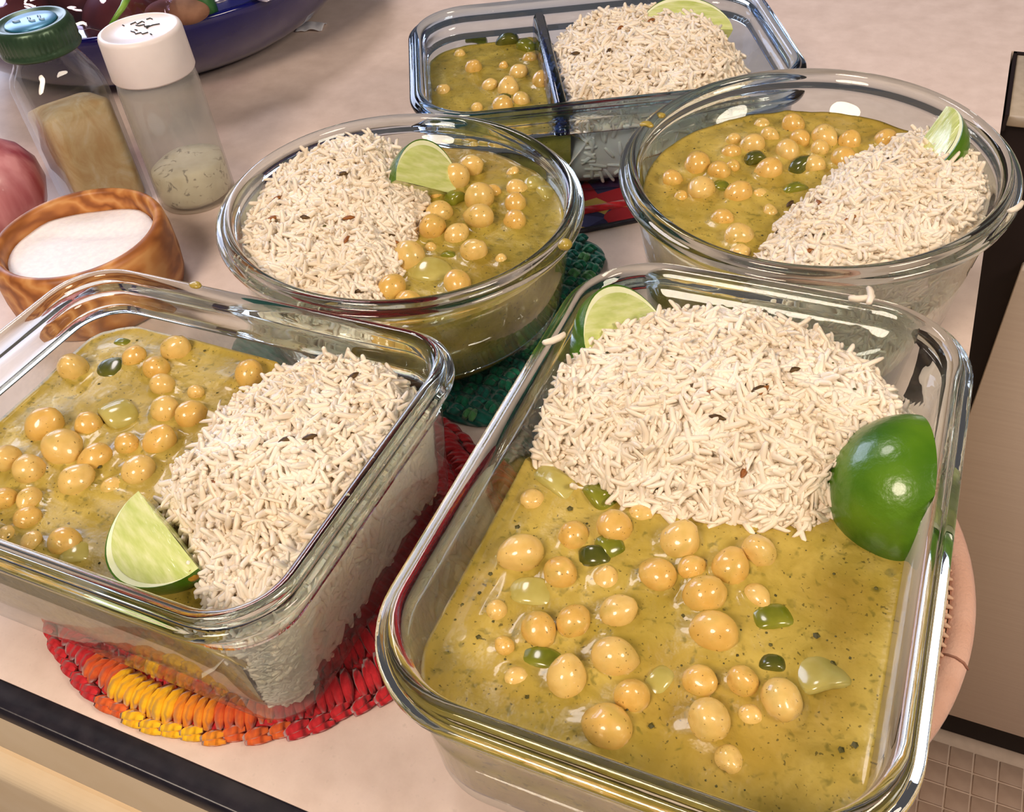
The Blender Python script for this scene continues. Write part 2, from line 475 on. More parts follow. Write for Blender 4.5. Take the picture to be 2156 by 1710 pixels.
# ------------------------------------------------------------------ dishes: shape and frames
class Dish:
    def __init__(s, where, xc, yc, zr, th, a, b, rc, tx, ty, zb, level, oi0=1.0, dr=0.07, rnd=False):
        s.where = where; s.a, s.b, s.rc, s.rnd = a, b, rc, rnd
        s.level, s.oi0, s.dr = level, oi0, dr
        n = np.array([-tx, -ty, 1.0]); n /= np.linalg.norm(n)
        ex = np.array([math.cos(th), math.sin(th), 0]); ex -= n * (ex @ n); ex /= np.linalg.norm(ex)
        M = np.eye(4); M[:3, 0] = ex; M[:3, 1] = np.cross(n, ex); M[:3, 2] = n
        M[:3, 3] = np.array([xc, yc, zr]) - n * (zr - zb)
        s.M = M; s.Mi = np.linalg.inv(M); s.n = n
        s.H = (zr - zb) + 0.38
        s.tx, s.ty = tx, ty
    def ring(s, o, nc=None, ns=None):
        if s.rnd: return circ(s.a - o, 112)
        r = max(s.rc - o, 0.35)
        return outline(s.a - o, s.b - o, r, nc or 14, 6 if ns is None else ns)
    def oi(s, z): return s.oi0 + s.dr * (s.H - z)
    def loc(s, X): X = np.asarray(X); return (X - s.M[:3, 3]) @ s.M[:3, :3]
    def wor(s, X): return np.asarray(X) @ s.M[:3, :3].T + s.M[:3, 3]
    def lev(s, xy):
        """local z of the level plane at world height s.level"""
        xy = np.asarray(xy, float)
        R = s.M[:3, :3]; o = s.M[2, 3]
        return (s.level - o - xy[..., 0] * R[2, 0] - xy[..., 1] * R[2, 1]) / R[2, 2]
    def sdf(s, xy, o):
        xy = np.asarray(xy, float)
        a, b, r = (s.a - o, s.a - o, s.a - o) if s.rnd else (s.a - o, s.b - o, max(s.rc - o, .35))
        q = np.abs(xy) - np.array([a - r, b - r])
        return np.linalg.norm(np.maximum(q, 0), axis=-1) + np.minimum(q.max(-1), 0) - r
    thin = False
    def glass(s, name, mat, label):
        H, oi = s.H, s.oi
        t = 0.40
        outer = [(oi(0) - t + 1.5, 0.06), (oi(0) - t + 1.15, 0.0), (oi(0) - t + .6, .06), (oi(0) - t + .28, .22), (oi(0) - t + .08, .55), (oi(0.9) - t, 0.95)]
        zc = s.H - 2.2 if s.thin else 1.7     # solid refracting glass above, thin clear glass below
        for z in np.linspace(1.6, zc, 5): outer.append((oi(z) - t, z))
        rim = [(oi(zc) - t, zc), (oi((zc + H - 1.2) / 2) - t, (zc + H - 1.2) / 2), (oi(H - 1.25) - t, H - 1.25), (0.42, H - 1.05), (0.2, H - .95), (0.06, H - .8), (0.0, H - .62), (0.03, H - .46), (0.14, H - .37), (0.27, H - .345),
               (0.36, H - .30), (0.40, H - .20), (0.45, H - .09), (0.54, H - .02), (0.66, H), (0.80, H - .03), (0.90, H - .12), (0.96, H - .26), (oi(H - .5), H - .5), (oi(H - 1.25), H - 1.25), (oi(zc), zc)]
        inner = []
        for z in np.linspace(zc, 1.5, 6): inner.append((oi(z), z))
        inner += [(oi(1) + .06, 1.05), (oi(1) + .22, .74), (oi(1) + .5, .54), (oi(1) + .9, .46), (oi(1) + 1.4, .44)]
        def rg(pr): return [np.column_stack([s.ring(o), np.full(len(s.ring(o)), z)]) for o, z in pr]
        V, F = loft(rg(outer), caps=(True, False)); mb = MB().add(V, F)
        V, F = loft(rg(inner), caps=(False, True)); mb.add(V, F)
        o = mb.build(name, mat, M=s.M, smooth=True)
        V, F = loft(rg(rim), closed_loop=True)
        r = build('rim', V, F, MT['glass_blue'] if s.a == 12.44 else MT['glass'], o); fix_normals(r)
        return tag(o, label, 'food container' if 'container' in name else 'bowl')

def fix_normals(o):
    bm = bmesh.new(); bm.from_mesh(o.data)
    bmesh.ops.recalc_face_normals(bm, faces=bm.faces[:])
    bm.to_mesh(o.data); bm.free()

FR = Dish('front right glass dish', -4.563, 22.212, 8.54, 0.0049, 8.233, 11.886, 4.033, .00027, -.00675, 0.85, 6.25)
FL = Dish('front left glass dish', -25.70, 18.30, 8.60, -.0017, 10.643, 8.10, 3.155, .0099, -.0218, 0.85, 5.65)
BL = Dish('round bowl behind the front left dish', -24.19, 36.25, 7.72, 0, 9.50, 9.50, 9.5, -.0489, -.0203, 0.95, 6.0, 0.92, 0.10, True)
BR = Dish('round bowl at the counter edge', -4.897, 43.90, 8.66, 0, 9.54, 9.54, 9.54, -.0002, .0352, 0.30, 6.9, 0.92, 0.15, True)
BK = Dish('divided glass dish at the back', -21.04, 57.60, 7.06, 0.4902, 12.44, 8.30, 4.2, -.0272, .0191, 0.55, 5.0)

# ------------------------------------------------------------------ large structure
o = MB()
poly = [(-150, 9.42), (4.455, 9.42), (4.455, 79), (90, 79), (90, 175), (-150, 175)]
V = [(x, y, 0) for x, y in poly] + [(x, y, -3) for x, y in poly]
F = [tuple(range(6)), tuple(range(11, 5, -1))] + [(i, i + 6, (i + 1) % 6 + 6, (i + 1) % 6) for i in range(6)]
counter = build('countertop', V, F, MT['counter'], smooth=False)
tag(counter, 'pale speckled laminate kitchen countertop with a black strip along its front', 'countertop')
MB().box(-150, 4.455, 8.37, 9.42, -1.4, 0.03, 0.10).build('edge_strip', MT['edge_black'], counter, smooth=True)

cab = empty('base_cabinet', T(-60, 8.4, -95))
tag(cab, 'cream painted base cabinet below the front edge of the counter', 'cabinet')
Mi = T(60, -8.4, 95)
def rb(x0, x1, prof):     # bar along x from a yz profile
    n = len(prof); V = [(x0, y, z) for y, z in prof] + [(x1, y, z) for y, z in prof]
    F = [(i, (i + 1) % n, (i + 1) % n + n, i + n) for i in range(n)] + [tuple(range(n - 1, -1, -1)), tuple(range(n, 2 * n))]
    return V, F
def arc(cy, cz, r, a0, a1, n=8): return [(cy + r * math.cos(math.radians(a0 + (a1 - a0) * k / n)), cz + r * math.sin(math.radians(a0 + (a1 - a0) * k / n))) for k in range(n + 1)]
V, F = rb(-150, 4.2, [(20, -1.45), (8.40, -1.45), (8.40, -5.0)] + arc(9.6, -5.8, 1.2, 180, 262) + [(10.2, -7.2), (20, -7.2)])
build('apron', V, F, MT['cream'], cab, Mi, smooth=False)
V, F = rb(-150, 4.2, [(20, -11.0), (10.0, -11.0)] + arc(9.4, -12.0, 1.15, 98, 180) + [(8.25, -28), (20, -28)])
build('drawer_front', V, F, MT['cream'], cab, Mi, smooth=False)
MB().box(-150, 4.0, 9.9, 78, -95, -3.02).build('carcass', MT['cream'], cab, Mi)
V, F = rb(-150, 4.2, [(20, -29), (8.25, -29), (8.25, -88), (20, -88)])
build('cabinet_door', V, F, MT['cream'], cab, Mi, smooth=False)

stove = empty('stove', T(35, 75, -83))
tag(stove, 'dark stove with a taupe steel front panel standing past the right edge of the counter', 'stove')
Mi = T(-35, -75, 83)
MB().box(4.75, 70, 69.6, 78.8, -75.5, -0.9).build('stove_body', MT['dark_recess'], stove, Mi)
MB().box(5.2, 70, 71.2, 78.8, -83, -75.5).build('toe_kick', MT['dark_recess'], stove, Mi)
MB().box(8.85, 70, 68.5, 69.6, -75.2, -12.0, 0.25).build('oven_door', MT['steel'], stove, Mi, smooth=True)
MB().box(4.85, 70, 68.7, 78.6, -0.9, -0.05, 0.15).build('cooktop', MT['beige_top'], stove, Mi, smooth=True)
fr = MB()
fr.box(4.62, 4.84, 68.6, 78.9, -1.2, 0.02); fr.box(4.62, 70, 78.62, 78.95, -1.2, 0.02)
fr.build('cooktop_frame', MT['dark_recess'], stove, Mi)

floor = MB().box(-150, 120, -60, 175, -85, -83.25).build('floor', MT['grout'])
floor['kind'] = 'structure'; floor['label'] = 'brown mosaic tile floor with pale grout lines'; floor['category'] = 'floor'
tp = 2.82
tv = MB().box(-tp / 2 + .13, tp / 2 - .13, -tp / 2 + .13, tp / 2 - .13, -.35, 0, 0.06)
tile_me = None
for i in range(20):
    for j in range(13):
        x, y = 6.66 + tp * i, 37.0 + tp * j
        if y > 70: continue
        M = T(x, y, -83 + 0.03 * rng.uniform(-1, 1))
        if tile_me is None:
            q = tv.build('tile', MT['tile'], floor, M, smooth=True); tile_me = q.data
        else: q = share('tile', tile_me, floor, M)

# ------------------------------------------------------------------ trivets and pot holders
def strand(p0, p1, r, bulge, n=5, k=5):
    p0, p1 = np.array(p0, float), np.array(p1, float); P = []; R = []
    for i in range(k):
        t = i / (k - 1); q = p0 + (p1 - p0) * t; q = q + np.array([0, 0, bulge * math.sin(PI * t)])
        P.append(q); R.append(r * (0.55 + 0.45 * math.sin(PI * t)))
    return tube(P, R, n)
# post stitch: two leaning plies; chain stitch: a small v lying on its side (x radial out, y along the row)
sp = MB(); sp.add(*strand((-.62, -.22, .12), (.62, -.30, .02), .27, .30)); sp.add(*strand((-.62, .22, .12), (.62, .06, .02), .27, .30))
sc_ = MB(); sc_.add(*strand((.12, -.55, .0), (-.08, .40, .10), .24, .10)); sc_.add(*strand((.26, -.5, -.14), (.18, .52, -.06), .20, .06))
POST = {}; CHAIN = {}
def yarn_mesh(store, src, col, name):
    if col not in store:
        me = bpy.data.meshes.new(name + '_' + col); me.from_pydata((np.array(src.V) * S).tolist(), [], src.F)
        me.polygons.foreach_set('use_smooth', [True] * len(me.polygons)); me.materials.append(YARN[col]); me.update()
        store[col] = me
    return store[col]

RC = np.array([-23.35, 19.75]); RA, RB = 10.55, 9.95
red = empty('crochet_trivet', T(RC[0], RC[1], 0))
tag(red, 'red crocheted trivet with an orange and yellow stretch under the front left dish', 'trivet')
def ell(ra, rb, n=72): t = np.arange(n) * 2 * PI / n; return np.stack([ra * np.cos(t), rb * np.sin(t)], 1)
rings = [np.column_stack([ell(RA - q, RB - q), np.full(72, z)]) for q, z in ((1.0, .05), (.5, .05), (.35, .3), (.6, .5), (1.6, .62), (4, .66), (8, .66))]
V, F = loft(rings, caps=(True, True))
build('crochet_base', V, F, YARN['red'], red)
def front_colour(t, row):
    # t: angle in degrees from straight towards the counter edge, positive to the right
    t = t + row * 6
    if -3 < t < 15: return 'yellow'
    if 15 <= t < 22: return 'amber'
    if -12 < t <= -3 or 22 <= t < 36: return 'orange'
    return 'red'
for row, (dr_, z, n, kind) in enumerate(((0.22, .30, 76, 'chain'), (1.05, .50, 76, 'post'), (2.35, .66, 66, 'post'))):
    for k in range(n):
        t = 2 * PI * (k + 0.5 * (row % 2)) / n
        px, py = (RA - dr_) * math.cos(t), (RB - dr_) * math.sin(t)
        nrm = np.array([px / (RA - dr_) ** 2, py / (RB - dr_) ** 2]); nrm /= np.linalg.norm(nrm)
        ang = math.degrees(math.atan2(nrm[0], -nrm[1]))
        c = front_colour(ang, row)
        if row == 2: c = {'yellow': 'red', 'amber': 'orange', 'orange': 'red', 'red': 'red'}[c] if rng.random() < .75 else c
        elif c == 'red' and rng.random() < 0.05: c = 'orange'
        M = np.eye(4); M[:3, 0] = (nrm[0], nrm[1], -.25 if row else -.1); M[:3, 0] /= np.linalg.norm(M[:3, 0])
        M[:3, 1] = (-nrm[1], nrm[0], 0); M[:3, 2] = np.cross(M[:3, 0], M[:3, 1])
        j = rng.normal(size=2) * .06
        M[:3, :3] = M[:3, :3] * (1 + rng.normal() * .06); M[:3, 3] = (px + j[0], py + j[1], z)
        st, src = (CHAIN, sc_) if kind == 'chain' else (POST, sp)
        share('stitch', yarn_mesh(st, src, c, kind + '_stitch'), red, M)

gx0, gx1, gy0, gy1 = -33.5, -15.75, 28.95, 45.8
gc = np.array([(gx0 + gx1) / 2, (gy0 + gy1) / 2])
green = empty('crochet_trivet', T(gc[0], gc[1], 0))
tag(green, 'teal green crocheted square trivet under the round bowl behind the front left dish', 'trivet')
rings = [np.column_stack([outline((gx1 - gx0) / 2 - q, (gy1 - gy0) / 2 - q, 2.2 - q, 6, 2), np.full(36, z)]) for q, z in ((.5, .05), (.15, .1), (.1, .4), (.4, .58), (1.4, .62))]
V, F = loft(rings, caps=(True, True))
build('crochet_base', V, F, YARN['teal'], green)
knob = MB()
for sx in (-.2, .2): knob.add(*strand((sx, -.36, .02), (sx * .6, .36, .02), .22, .12))
KN = {}
nst = 0
for i in range(20):
    for j in range(20):
        x = gx1 - .45 - i * .84; y = gy0 + .45 + j * .84
        if not (x > gx1 - 4.6 or y < gy0 + 2.4 and x > gx1 - 8.5) or nst > 295: continue
        cx_, cy_ = gx1 - 2.2, (gy1 - 2.2 if y > gc[1] else gy0 + 2.2)
        if x > cx_ and (y > gy1 - 2.2 or y < gy0 + 2.2) and math.hypot(x - cx_, y - cy_) > 1.9: continue
        c = rng.choice(['green', 'teal', 'lime'], p=[.5, .38, .12])
        M = np.eye(4); a = rng.normal() * .15 + (PI / 2 if (i + j) % 2 else 0)
        M[:2, :2] = [[math.cos(a), -math.sin(a)], [math.sin(a), math.cos(a)]]
        M[:3, 3] = (x - gc[0], y - gc[1], .60 + rng.normal() * .03)
        share('stitch', yarn_mesh(KN, knob, c, 'knot_stitch'), green, M); nst += 1

# flowered pot holder under the divided dish
def print_mat():
    m = principled('flower_print_cotton', (44, 40, 70), 0.85)
    nt = m.node_tree; b = nt.nodes['Principled BSDF']
    v = coords(nt)
    vo = nt.nodes.new('ShaderNodeTexVoronoi'); vo.inputs['Scale'].default_value = 0.55 / S
    nt.links.new(v, vo.inputs['Vector'])
    sep = nt.nodes.new('ShaderNodeSeparateColor'); nt.links.new(vo.outputs['Color'], sep.inputs[0])
    r = nt.nodes.new('ShaderNodeValToRGB'); r.color_ramp.interpolation = 'CONSTANT'
    for k, (p, c) in enumerate([(0.0, (40, 38, 72)), (0.3, (150, 26, 36)), (0.5, (170, 142, 70)), (0.68, (206, 150, 140)), (0.84, (60, 60, 100))]):
        if k > 1: r.color_ramp.elements.new(p)
        e = r.color_ramp.elements[k]; e.position = p; e.color = (*lin(c), 1)
    nt.links.new(sep.outputs[0], r.inputs['Fac']); nt.links.new(r.outputs['Color'], b.inputs['Base Color'])
    return m
A36 = math.radians(36)
pm = T(-20.0, 52.9, 0); pm[:2, :2] = [[math.cos(A36), -math.sin(A36)], [math.sin(A36), math.cos(A36)]]
ph = empty('pot_holder', pm)
tag(ph, 'flower print cotton pot holder with a dark rim under the divided dish', 'pot holder')
rings = [np.column_stack([outline(5.2 - q, 5.9 - q, 1.8 - min(q, 1.2), 6, 2), np.full(36, z)]) for q, z in ((.3, .03), (.08, .12), (.1, .3), (.4, .40), (1.2, .46), (2.2, .42))]
V, F = loft(rings, caps=(True, True)); build('printed_pad', V, F, print_mat(), ph)
op = outline(5.1, 5.8, 1.7, 6, 2); rg = []
for k in range(36):
    p = op[k]; t = op[(k + 1) % 36] - op[k - 1]; t /= np.linalg.norm(t); nn = np.array([t[1], -t[0]])
    th = np.arange(6) * PI / 3
    rg.append(np.array([[p[0] + nn[0] * .17 * math.cos(a), p[1] + nn[1] * .17 * math.cos(a), .19 + .17 * math.sin(a)] for a in th]))
V, F = loft(rg, closed_loop=True); build('binding', V, F, MT['edge_black'], ph)
V, F = tube([(-3.5, -4.2, .5), (0, -4.25, .52), (3.8, -4.2, .5)], .28, 6); build('red_braid', V, F, YARN['red'], ph)

# peach pot holder under the front right dish
PC = np.array([-2.1, 25.0]); PA, PB = 8.05, 10.6
pk = empty('pot_holder', T(PC[0], PC[1], 0))
tag(pk, 'peach quilted pot holder sticking out past the counter edge under the front right dish', 'pot holder')
rings = [np.column_stack([ell(PA - q, PB - q, 96), np.full(96, z)]) for q, z in ((.9, .02), (.25, .02), (.0, .22), (.02, .5), (.22, .74), (.55, .86), (.85, .80), (1.02, .62))]
V, F = loft(rings, caps=(True, False)); build('padded_border', V, F, MT['pink'], pk)
rings = [np.column_stack([ell(PA - q, PB - q, 96), np.full(96, z)]) for q, z in ((1.0, .5), (1.1, .66), (1.5, .74), (3.2, .76), (7.5, .76))]
V, F = loft(rings, caps=(True, True)); build('quilted_centre', V, F, MT['pink_rib'], pk)
kv = MB().add(*strand((-.24, 0, 0), (.24, 0.04, 0), .11, .09, 5, 4)); kme = None
for row in range(2):
    n = 130
    for k in range(n):
        t = 2 * PI * (k + .5 * row) / n
        if not -0.95 < t - 2 * PI * (t > PI) < 0.95: continue
        x, y = (PA - 1.18 - row * .42) * math.cos(t), (PB - 1.18 - row * .42) * math.sin(t)
        M = np.eye(4); M[:2, :2] = [[math.cos(t), -math.sin(t)], [math.sin(t), math.cos(t)]]; M[:3, 3] = (x, y, .74)
        if kme is None: q = kv.build('knit_stitch', MT['pink_rib'], pk, M, smooth=True); kme = q.data
        else: share('knit_stitch', kme, pk, M)
t0 = math.atan2((23.1 - PC[1]) / PB, (5.8 - PC[0]) / PA)
V, F = tube([((PA - q) * math.cos(t0), (PB - q) * math.sin(t0), z) for q, z in ((1.0, .70), (.8, .85), (.5, .90), (.2, .79), (-.02, .5))], .05, 5)
build('seam', V, F, MT['pink_thread'], pk)

# ------------------------------------------------------------------ glass dishes
FL.thin = BK.thin = True
FR.obj = FR.glass('glass_container', MT['wall'], 'rectangular glass container nearest the counter corner, rice at its back and curry in front')
FL.obj = FL.glass('glass_container', MT['wall_fog'], 'steamy rectangular glass container standing on the red crocheted trivet')
BL.obj = BL.glass('glass_bowl', MT['wall'], 'round glass bowl on the teal trivet, rice on its left and curry on its right')
BR.obj = BR.glass('glass_bowl', MT['wall'], 'round glass bowl at the counter edge, curry on its left and rice on its right')
BK.obj = BK.glass('glass_container', MT['wall_blue'], 'divided rectangular bluish glass container at the back of the counter')

# ------------------------------------------------------------------ food: curry, rice
def polydist(xy, P):
    """signed distance to an open polyline, positive on its left side"""
    xy = np.asarray(xy, float); best = np.full(xy.shape[:-1], 1e9); sg = np.ones(xy.shape[:-1])
    for a, b in zip(P[:-1], P[1:]):
        d = b - a; L = d @ d
        t = np.clip(((xy - a) @ d) / L, 0, 1)
        q = xy - (a + t[..., None] * d)
        dist = np.linalg.norm(q, axis=-1); cr = d[0] * q[..., 1] - d[1] * q[..., 0]
        m_ = dist < best - 1e-6
        best = np.where(m_, dist, best); sg = np.where(m_, np.sign(cr), sg)
    return best * sg

def set_divide(D, pix, ricepix):
    P = np.array([D.loc(at(x, y, D.level))[:2] for x, y in pix])
    P = np.vstack([P[0] + (P[0] - P[1]) / np.linalg.norm(P[0] - P[1]) * 9, P, P[-1] + (P[-1] - P[-2]) / np.linalg.norm(P[-1] - P[-2]) * 9])
    r = D.loc(at(*ricepix, D.level))[:2]
    if polydist(r[None], P)[0] < 0: P = P[::-1]
    D.div = P
    D.rd = lambda xy: polydist(xy, D.div)

set_divide(FR, [(1085, 950), (1160, 983), (1195, 1003), (1250, 1035), (1310, 1060), (1400, 1085), (1500, 1098), (1600, 1108), (1700, 1106), (1760, 1085), (1830, 1110), (1910, 1150)], (1550, 900))
set_divide(FL, [(575, 760), (540, 790), (492, 830), (470, 880), (448, 930), (415, 985), (365, 1030), (345, 1062), (380, 1110), (415, 1160), (430, 1230)], (650, 950))
set_divide(BL, [(850, 300), (835, 345), (830, 380), (905, 400), (893, 440), (885, 490), (858, 530), (850, 580), (810, 640)], (650, 450))
set_divide(BR, [(1925, 270), (1880, 305), (1815, 335), (1765, 385), (1710, 425), (1655, 470), (1615, 515), (1580, 560)], (1850, 450))
BK.div = np.array([[-3.2, -20.0], [-3.2, 20.0]])[::-1]
BK.rd = lambda xy: np.asarray(xy)[..., 0] + 3.2

FR.peas = [(1098,1163,44),(1207,1128,34,.0),(1293,1108,38),(1180,1205,36),(1432,1140,40),(1385,1208,38),(1456,1197,28),(1540,1193,38),(1595,1160,36),(1482,1253,42),(1500,1325,46),(1592,1258,30,-.25),(1206,1308,34),(1300,1287,36),(1133,1322,36),(1047,1285,24,.0),(1063,1360,20),(1274,1225,32,-.3),(1292,1380,44),(1193,1425,42),(1330,1463,38),(1088,1430,28,-.35),(1472,1432,34),(1563,1435,34),(1645,1472,44),(1492,1515,46),(1280,1528,48),(1535,1598,32,-.2),(1582,1508,28,-.3),(1122,1055,28,-.3),(1345,1085,26,-.1)]
FL.peas = [(370,725,30),(152,772,32),(282,752,24),(328,775,28),(342,808,26),(412,825,17),(525,785,30),(348,862,30),(402,872,32),(92,895,38),(185,897,28),(128,940,40),(268,933,26),(335,930,36,.1),(200,962,32),(288,990,35),(160,1010,34),(240,1025,24,-.2),(15,965,30),(65,985,34),(10,1050,26),(62,1052,26),(56,1088,26),(135,1140,32),(65,1140,22),(15,1125,20,-.1)]
BL.peas = [(960,370,28,.6),(992,347,23,.7),(1010,412,30,.5),(1035,403,17),(1009,453,28,.5),(1087,395,20),(1085,427,23),(1083,463,24),(925,447,28),(912,477,28,.5),(960,493,24),(998,527,28),(862,537,32,.5),(962,594,29),(828,606,30,.5),(858,633,26),(918,405,16),(1080,365,14,-.1),(1055,547,13,-.1),(908,523,14,-.1)]
BR.peas = [(1469,345,28),(1416,375,20),(1512,360,24),(1477,396,28),(1554,407,27),(1601,413,17,-.2),(1619,356,27),(1540,321,21,.0),(1583,305,25),(1544,293,15),(1620,283,18),(1670,263,23),(1686,291,21),(1658,317,25),(1735,287,27),(1786,297,23),(1865,293,23),(1727,313,20),(1776,332,25),(1715,348,22),(1542,350,15),(1434,415,15,-.1),(1520,462,24,.0),(1556,498,28),(1556,530,22,-.1),(1621,449,18,-.2),(1602,262,17,-.2)]
BK.peas = [(968,115,12,.0),(997,142,18),(1091,152,18),(1060,140,10,.0),(1116,125,17,-.1),(1143,169,22),(1070,186,22),(1031,179,16),(931,192,15,.0),(1058,221,22),(1098,209,18),(1160,149,10,-.1),(1004,226,12)]

def place_peas(D):
    out = []
    for p in D.peas:
        px, py, rp = p[:3]; k = p[3] if len(p) > 3 else .24
        X = at(px, py, D.level); r = 1.06 * rp * depth(X) / FPX
        X = at(px, py, D.level + (k + .12) * r); c = D.loc(X); c[2] -= .12 * r
        out.append([c[0], c[1], c[2], r, px, py])
    A = np.array(out)
    for _ in range(30):
        for i in range(len(A)):
            for j in range(i):
                d = A[i, :3] - A[j, :3]; L = np.linalg.norm(d); g = (A[i, 3] + A[j, 3]) * 0.98 - L
                if g > 0:
                    A[i, :2] += d[:2] / L * g * .25; A[j, :2] -= d[:2] / L * g * .25
        q = D.sdf(A[:, :2], D.oi(4) + .1) + A[:, 3] * .9
        for i in np.where(q > 0)[0]:
            A[i, :2] *= 1 - q[i] / max(np.linalg.norm(A[i, :2]), 1)
    D.pea_loc = A

def curry_height(D, xy):
    z = D.lev(xy)
    z = z + 0.08 * vnoise(xy, .9, 3) + 0.06 * vnoise(xy, 2.2, 5) + 0.03 * vnoise(xy, 5.0, 6)
    g = np.random.default_rng(int(D.a * 100))
    lim = np.array([D.a, D.a if D.rnd else D.b])
    for _ in range(46):                                     # chickpeas and vegetables just under the surface
        q = g.uniform(-1, 1, 2) * lim; w_ = g.uniform(.3, .7)
        z = z + g.uniform(.03, .10) * np.exp(-((xy[..., 0] - q[0]) ** 2 + (xy[..., 1] - q[1]) ** 2) / w_ ** 2)
    e = D.sdf(xy, D.oi(D.level) + .03)
    z = z + 0.16 * np.exp(e / .22)                         # film that climbs the glass
    for x, y, zc, r, _, _ in D.pea_loc:
        d = np.hypot(xy[..., 0] - x, xy[..., 1] - y)
        rc = math.sqrt(max(r * r - (zc - D.lev(np.array([x, y]))) ** 2, .02))
        z = z + np.where(d > rc, .22 * r * np.exp(-((d - rc) / (.20 * r)) ** 2), .22 * r)
    return z

def rings_field(D, hfun, nr=46, nc=22, ns=14, extra=0.03):
    """height field over the whole inside of a dish, as rings shrinking to the middle"""
    o = D.oi(D.level) + extra
    base = circ(D.a - o, 180) if D.rnd else outline(D.a - o, D.b - o, max(D.rc - o, .4), nc, ns)
    n = len(base); V = []; F = []
    for k in range(nr):
        V.append(base * (1 - k / nr))
    XY = np.concatenate(V + [np.zeros((1, 2))])
    Z = hfun(XY)
    for k in range(nr - 1):
        for j in range(n):
            j2 = (j + 1) % n
            F.append((k * n + j, k * n + j2, (k + 1) * n + j2, (k + 1) * n + j))
    for j in range(n): F.append(((nr - 1) * n + j, (nr - 1) * n + (j + 1) % n, nr * n))
    return XY, Z, F, base, n

def with_sides(D, XY, Z, F, n, keep, extra=0.03, ztop=None):
    """adds the side skin against the glass for the outline points in keep"""
    V = np.column_stack([XY, Z]).tolist()
    zs = [0.0, .12, .3, .5, .72, .88, .97]
    rows = [list(range(n))]
    zt = Z[:n]
    for k, f in enumerate(zs[1:] + [1.0]):
        row = []
        for j in range(n):
            z = zt[j] + (0.52 - zt[j]) * f
            o = D.oi(z) + extra + (0.0 if z > 1.1 else (1.1 - z) * .7)
            p = XY[j]; q = D.sdf(p[None], 0)[0]   # move along the outline normal
            row.append(len(V)); V.append([0, 0, z, o])
        rows.append(row)
    cache = {}
    for row in rows[1:]:
        for j, i in enumerate(row):
            z, o = V[i][2], V[i][3]
            if D.rnd:
                t = XY[j] / np.linalg.norm(XY[j]); p = t * (D.a - o)
            else:
                r0 = max(D.rc - (D.oi(D.level) + extra), .4)
                cxy = np.clip(XY[j], [-(D.a - D.rc), -(D.b - D.rc)], [D.a - D.rc, D.b - D.rc])
                t = XY[j] - cxy; t = t / (np.linalg.norm(t) + 1e-9)
                p = cxy + t * (D.rc - o)
            V[i] = [p[0], p[1], z]
    for a, b in zip(rows[:-1], rows[1:]):
        for j in range(n):
            j2 = (j + 1) % n
            if keep[j] and keep[j2]: F.append((a[j], b[j], b[j2], a[j2]))
    return V, F

def make_curry(D, mat, label):
    def h(xy):
        z = curry_height(D, xy); d = D.rd(xy)
        return z - np.clip((d - .2) * 1.2, 0, 1.1)
    XY, Z, F, base, n = rings_field(D, h, 60)
    keep = D.rd(base) < 0.55
    dd = D.rd(XY); F = [f for f in F if min(dd[i] for i in f) < .7]
    V, F = with_sides(D, XY, Z, F, n, keep)
    o = build('curry', V, F, mat, M=D.M); fix_normals(o)
    return tag(o, label, 'curry', kind='stuff')

def rice_height(D, xy):
    d = D.rd(xy); p = D.ricep
    z = D.lev(xy) - .15 + p['A'] * (1 - np.exp(-np.clip(d, 0, 99) / p['w'])) - np.clip(-d, 0, 1) * 2.2
    z = z + p['hump'](xy) + .22 * vnoise(xy, .8, 11) + .10 * vnoise(xy, 2.0, 12)
    z = np.where(d < 0, np.minimum(z, D.lev(xy) - .15 - np.clip(-d, 0, 1) * 2.2), z)
    return np.clip(z, .9, D.H + p.get('over', .6))

# one cooked grain along x, five-sided, slightly bent
def grain_template():
    ks = [(-.5, .50), (-.45, .84), (-.18, 1.0), (.18, .98), (.44, .80), (.5, .42)]
    V = []; F = []; n = 5
    for x, r in ks:
        for k in range(n):
            t = 2 * PI * k / n; V.append((x, r * .5 * math.cos(t), r * .5 * math.sin(t)))
    for i in range(len(ks) - 1):
        for k in range(n): F.append((i * n + k, i * n + (k + 1) % n, (i + 1) * n + (k + 1) % n, (i + 1) * n + k))
    V = np.array(V); T_ = [(0, 2, 1), (0, 3, 2), (0, 4, 3)]; b = (len(ks) - 1) * n
    return V, F, T_ + [(b, b + 1, b + 2), (b, b + 2, b + 3), (b, b + 3, b + 4)]
GV, GQ, GT = grain_template()

def grains(P, X, N, L, Wd, bend):
    """vertex and face lists for grains at P, axis X, normal N"""
    X = X / np.linalg.norm(X, axis=1, keepdims=True)
    Y = np.cross(N, X); Y /= np.linalg.norm(Y, axis=1, keepdims=True) + 1e-9; Z = np.cross(X, Y)
    g = GV[None] * np.stack([L, Wd, Wd], 1)[:, None, :]
    g = g.copy(); g[:, :, 1] += bend[:, None] * (GV[None, :, 0] ** 2 * 4 - .4) * L[:, None] * .25
    V = P[:, None] + g[:, :, :1] * X[:, None] + g[:, :, 1:2] * Y[:, None] + g[:, :, 2:3] * Z[:, None]
    nv = len(GV)
    off = (np.arange(len(P)) * nv)
    Q = (np.array(GQ)[None] + off[:, None, None]).reshape(-1, 4)
    Tr = (np.array(GT)[None] + off[:, None, None]).reshape(-1, 3)
    return V.reshape(-1, 3), Q.tolist(), Tr.tolist()

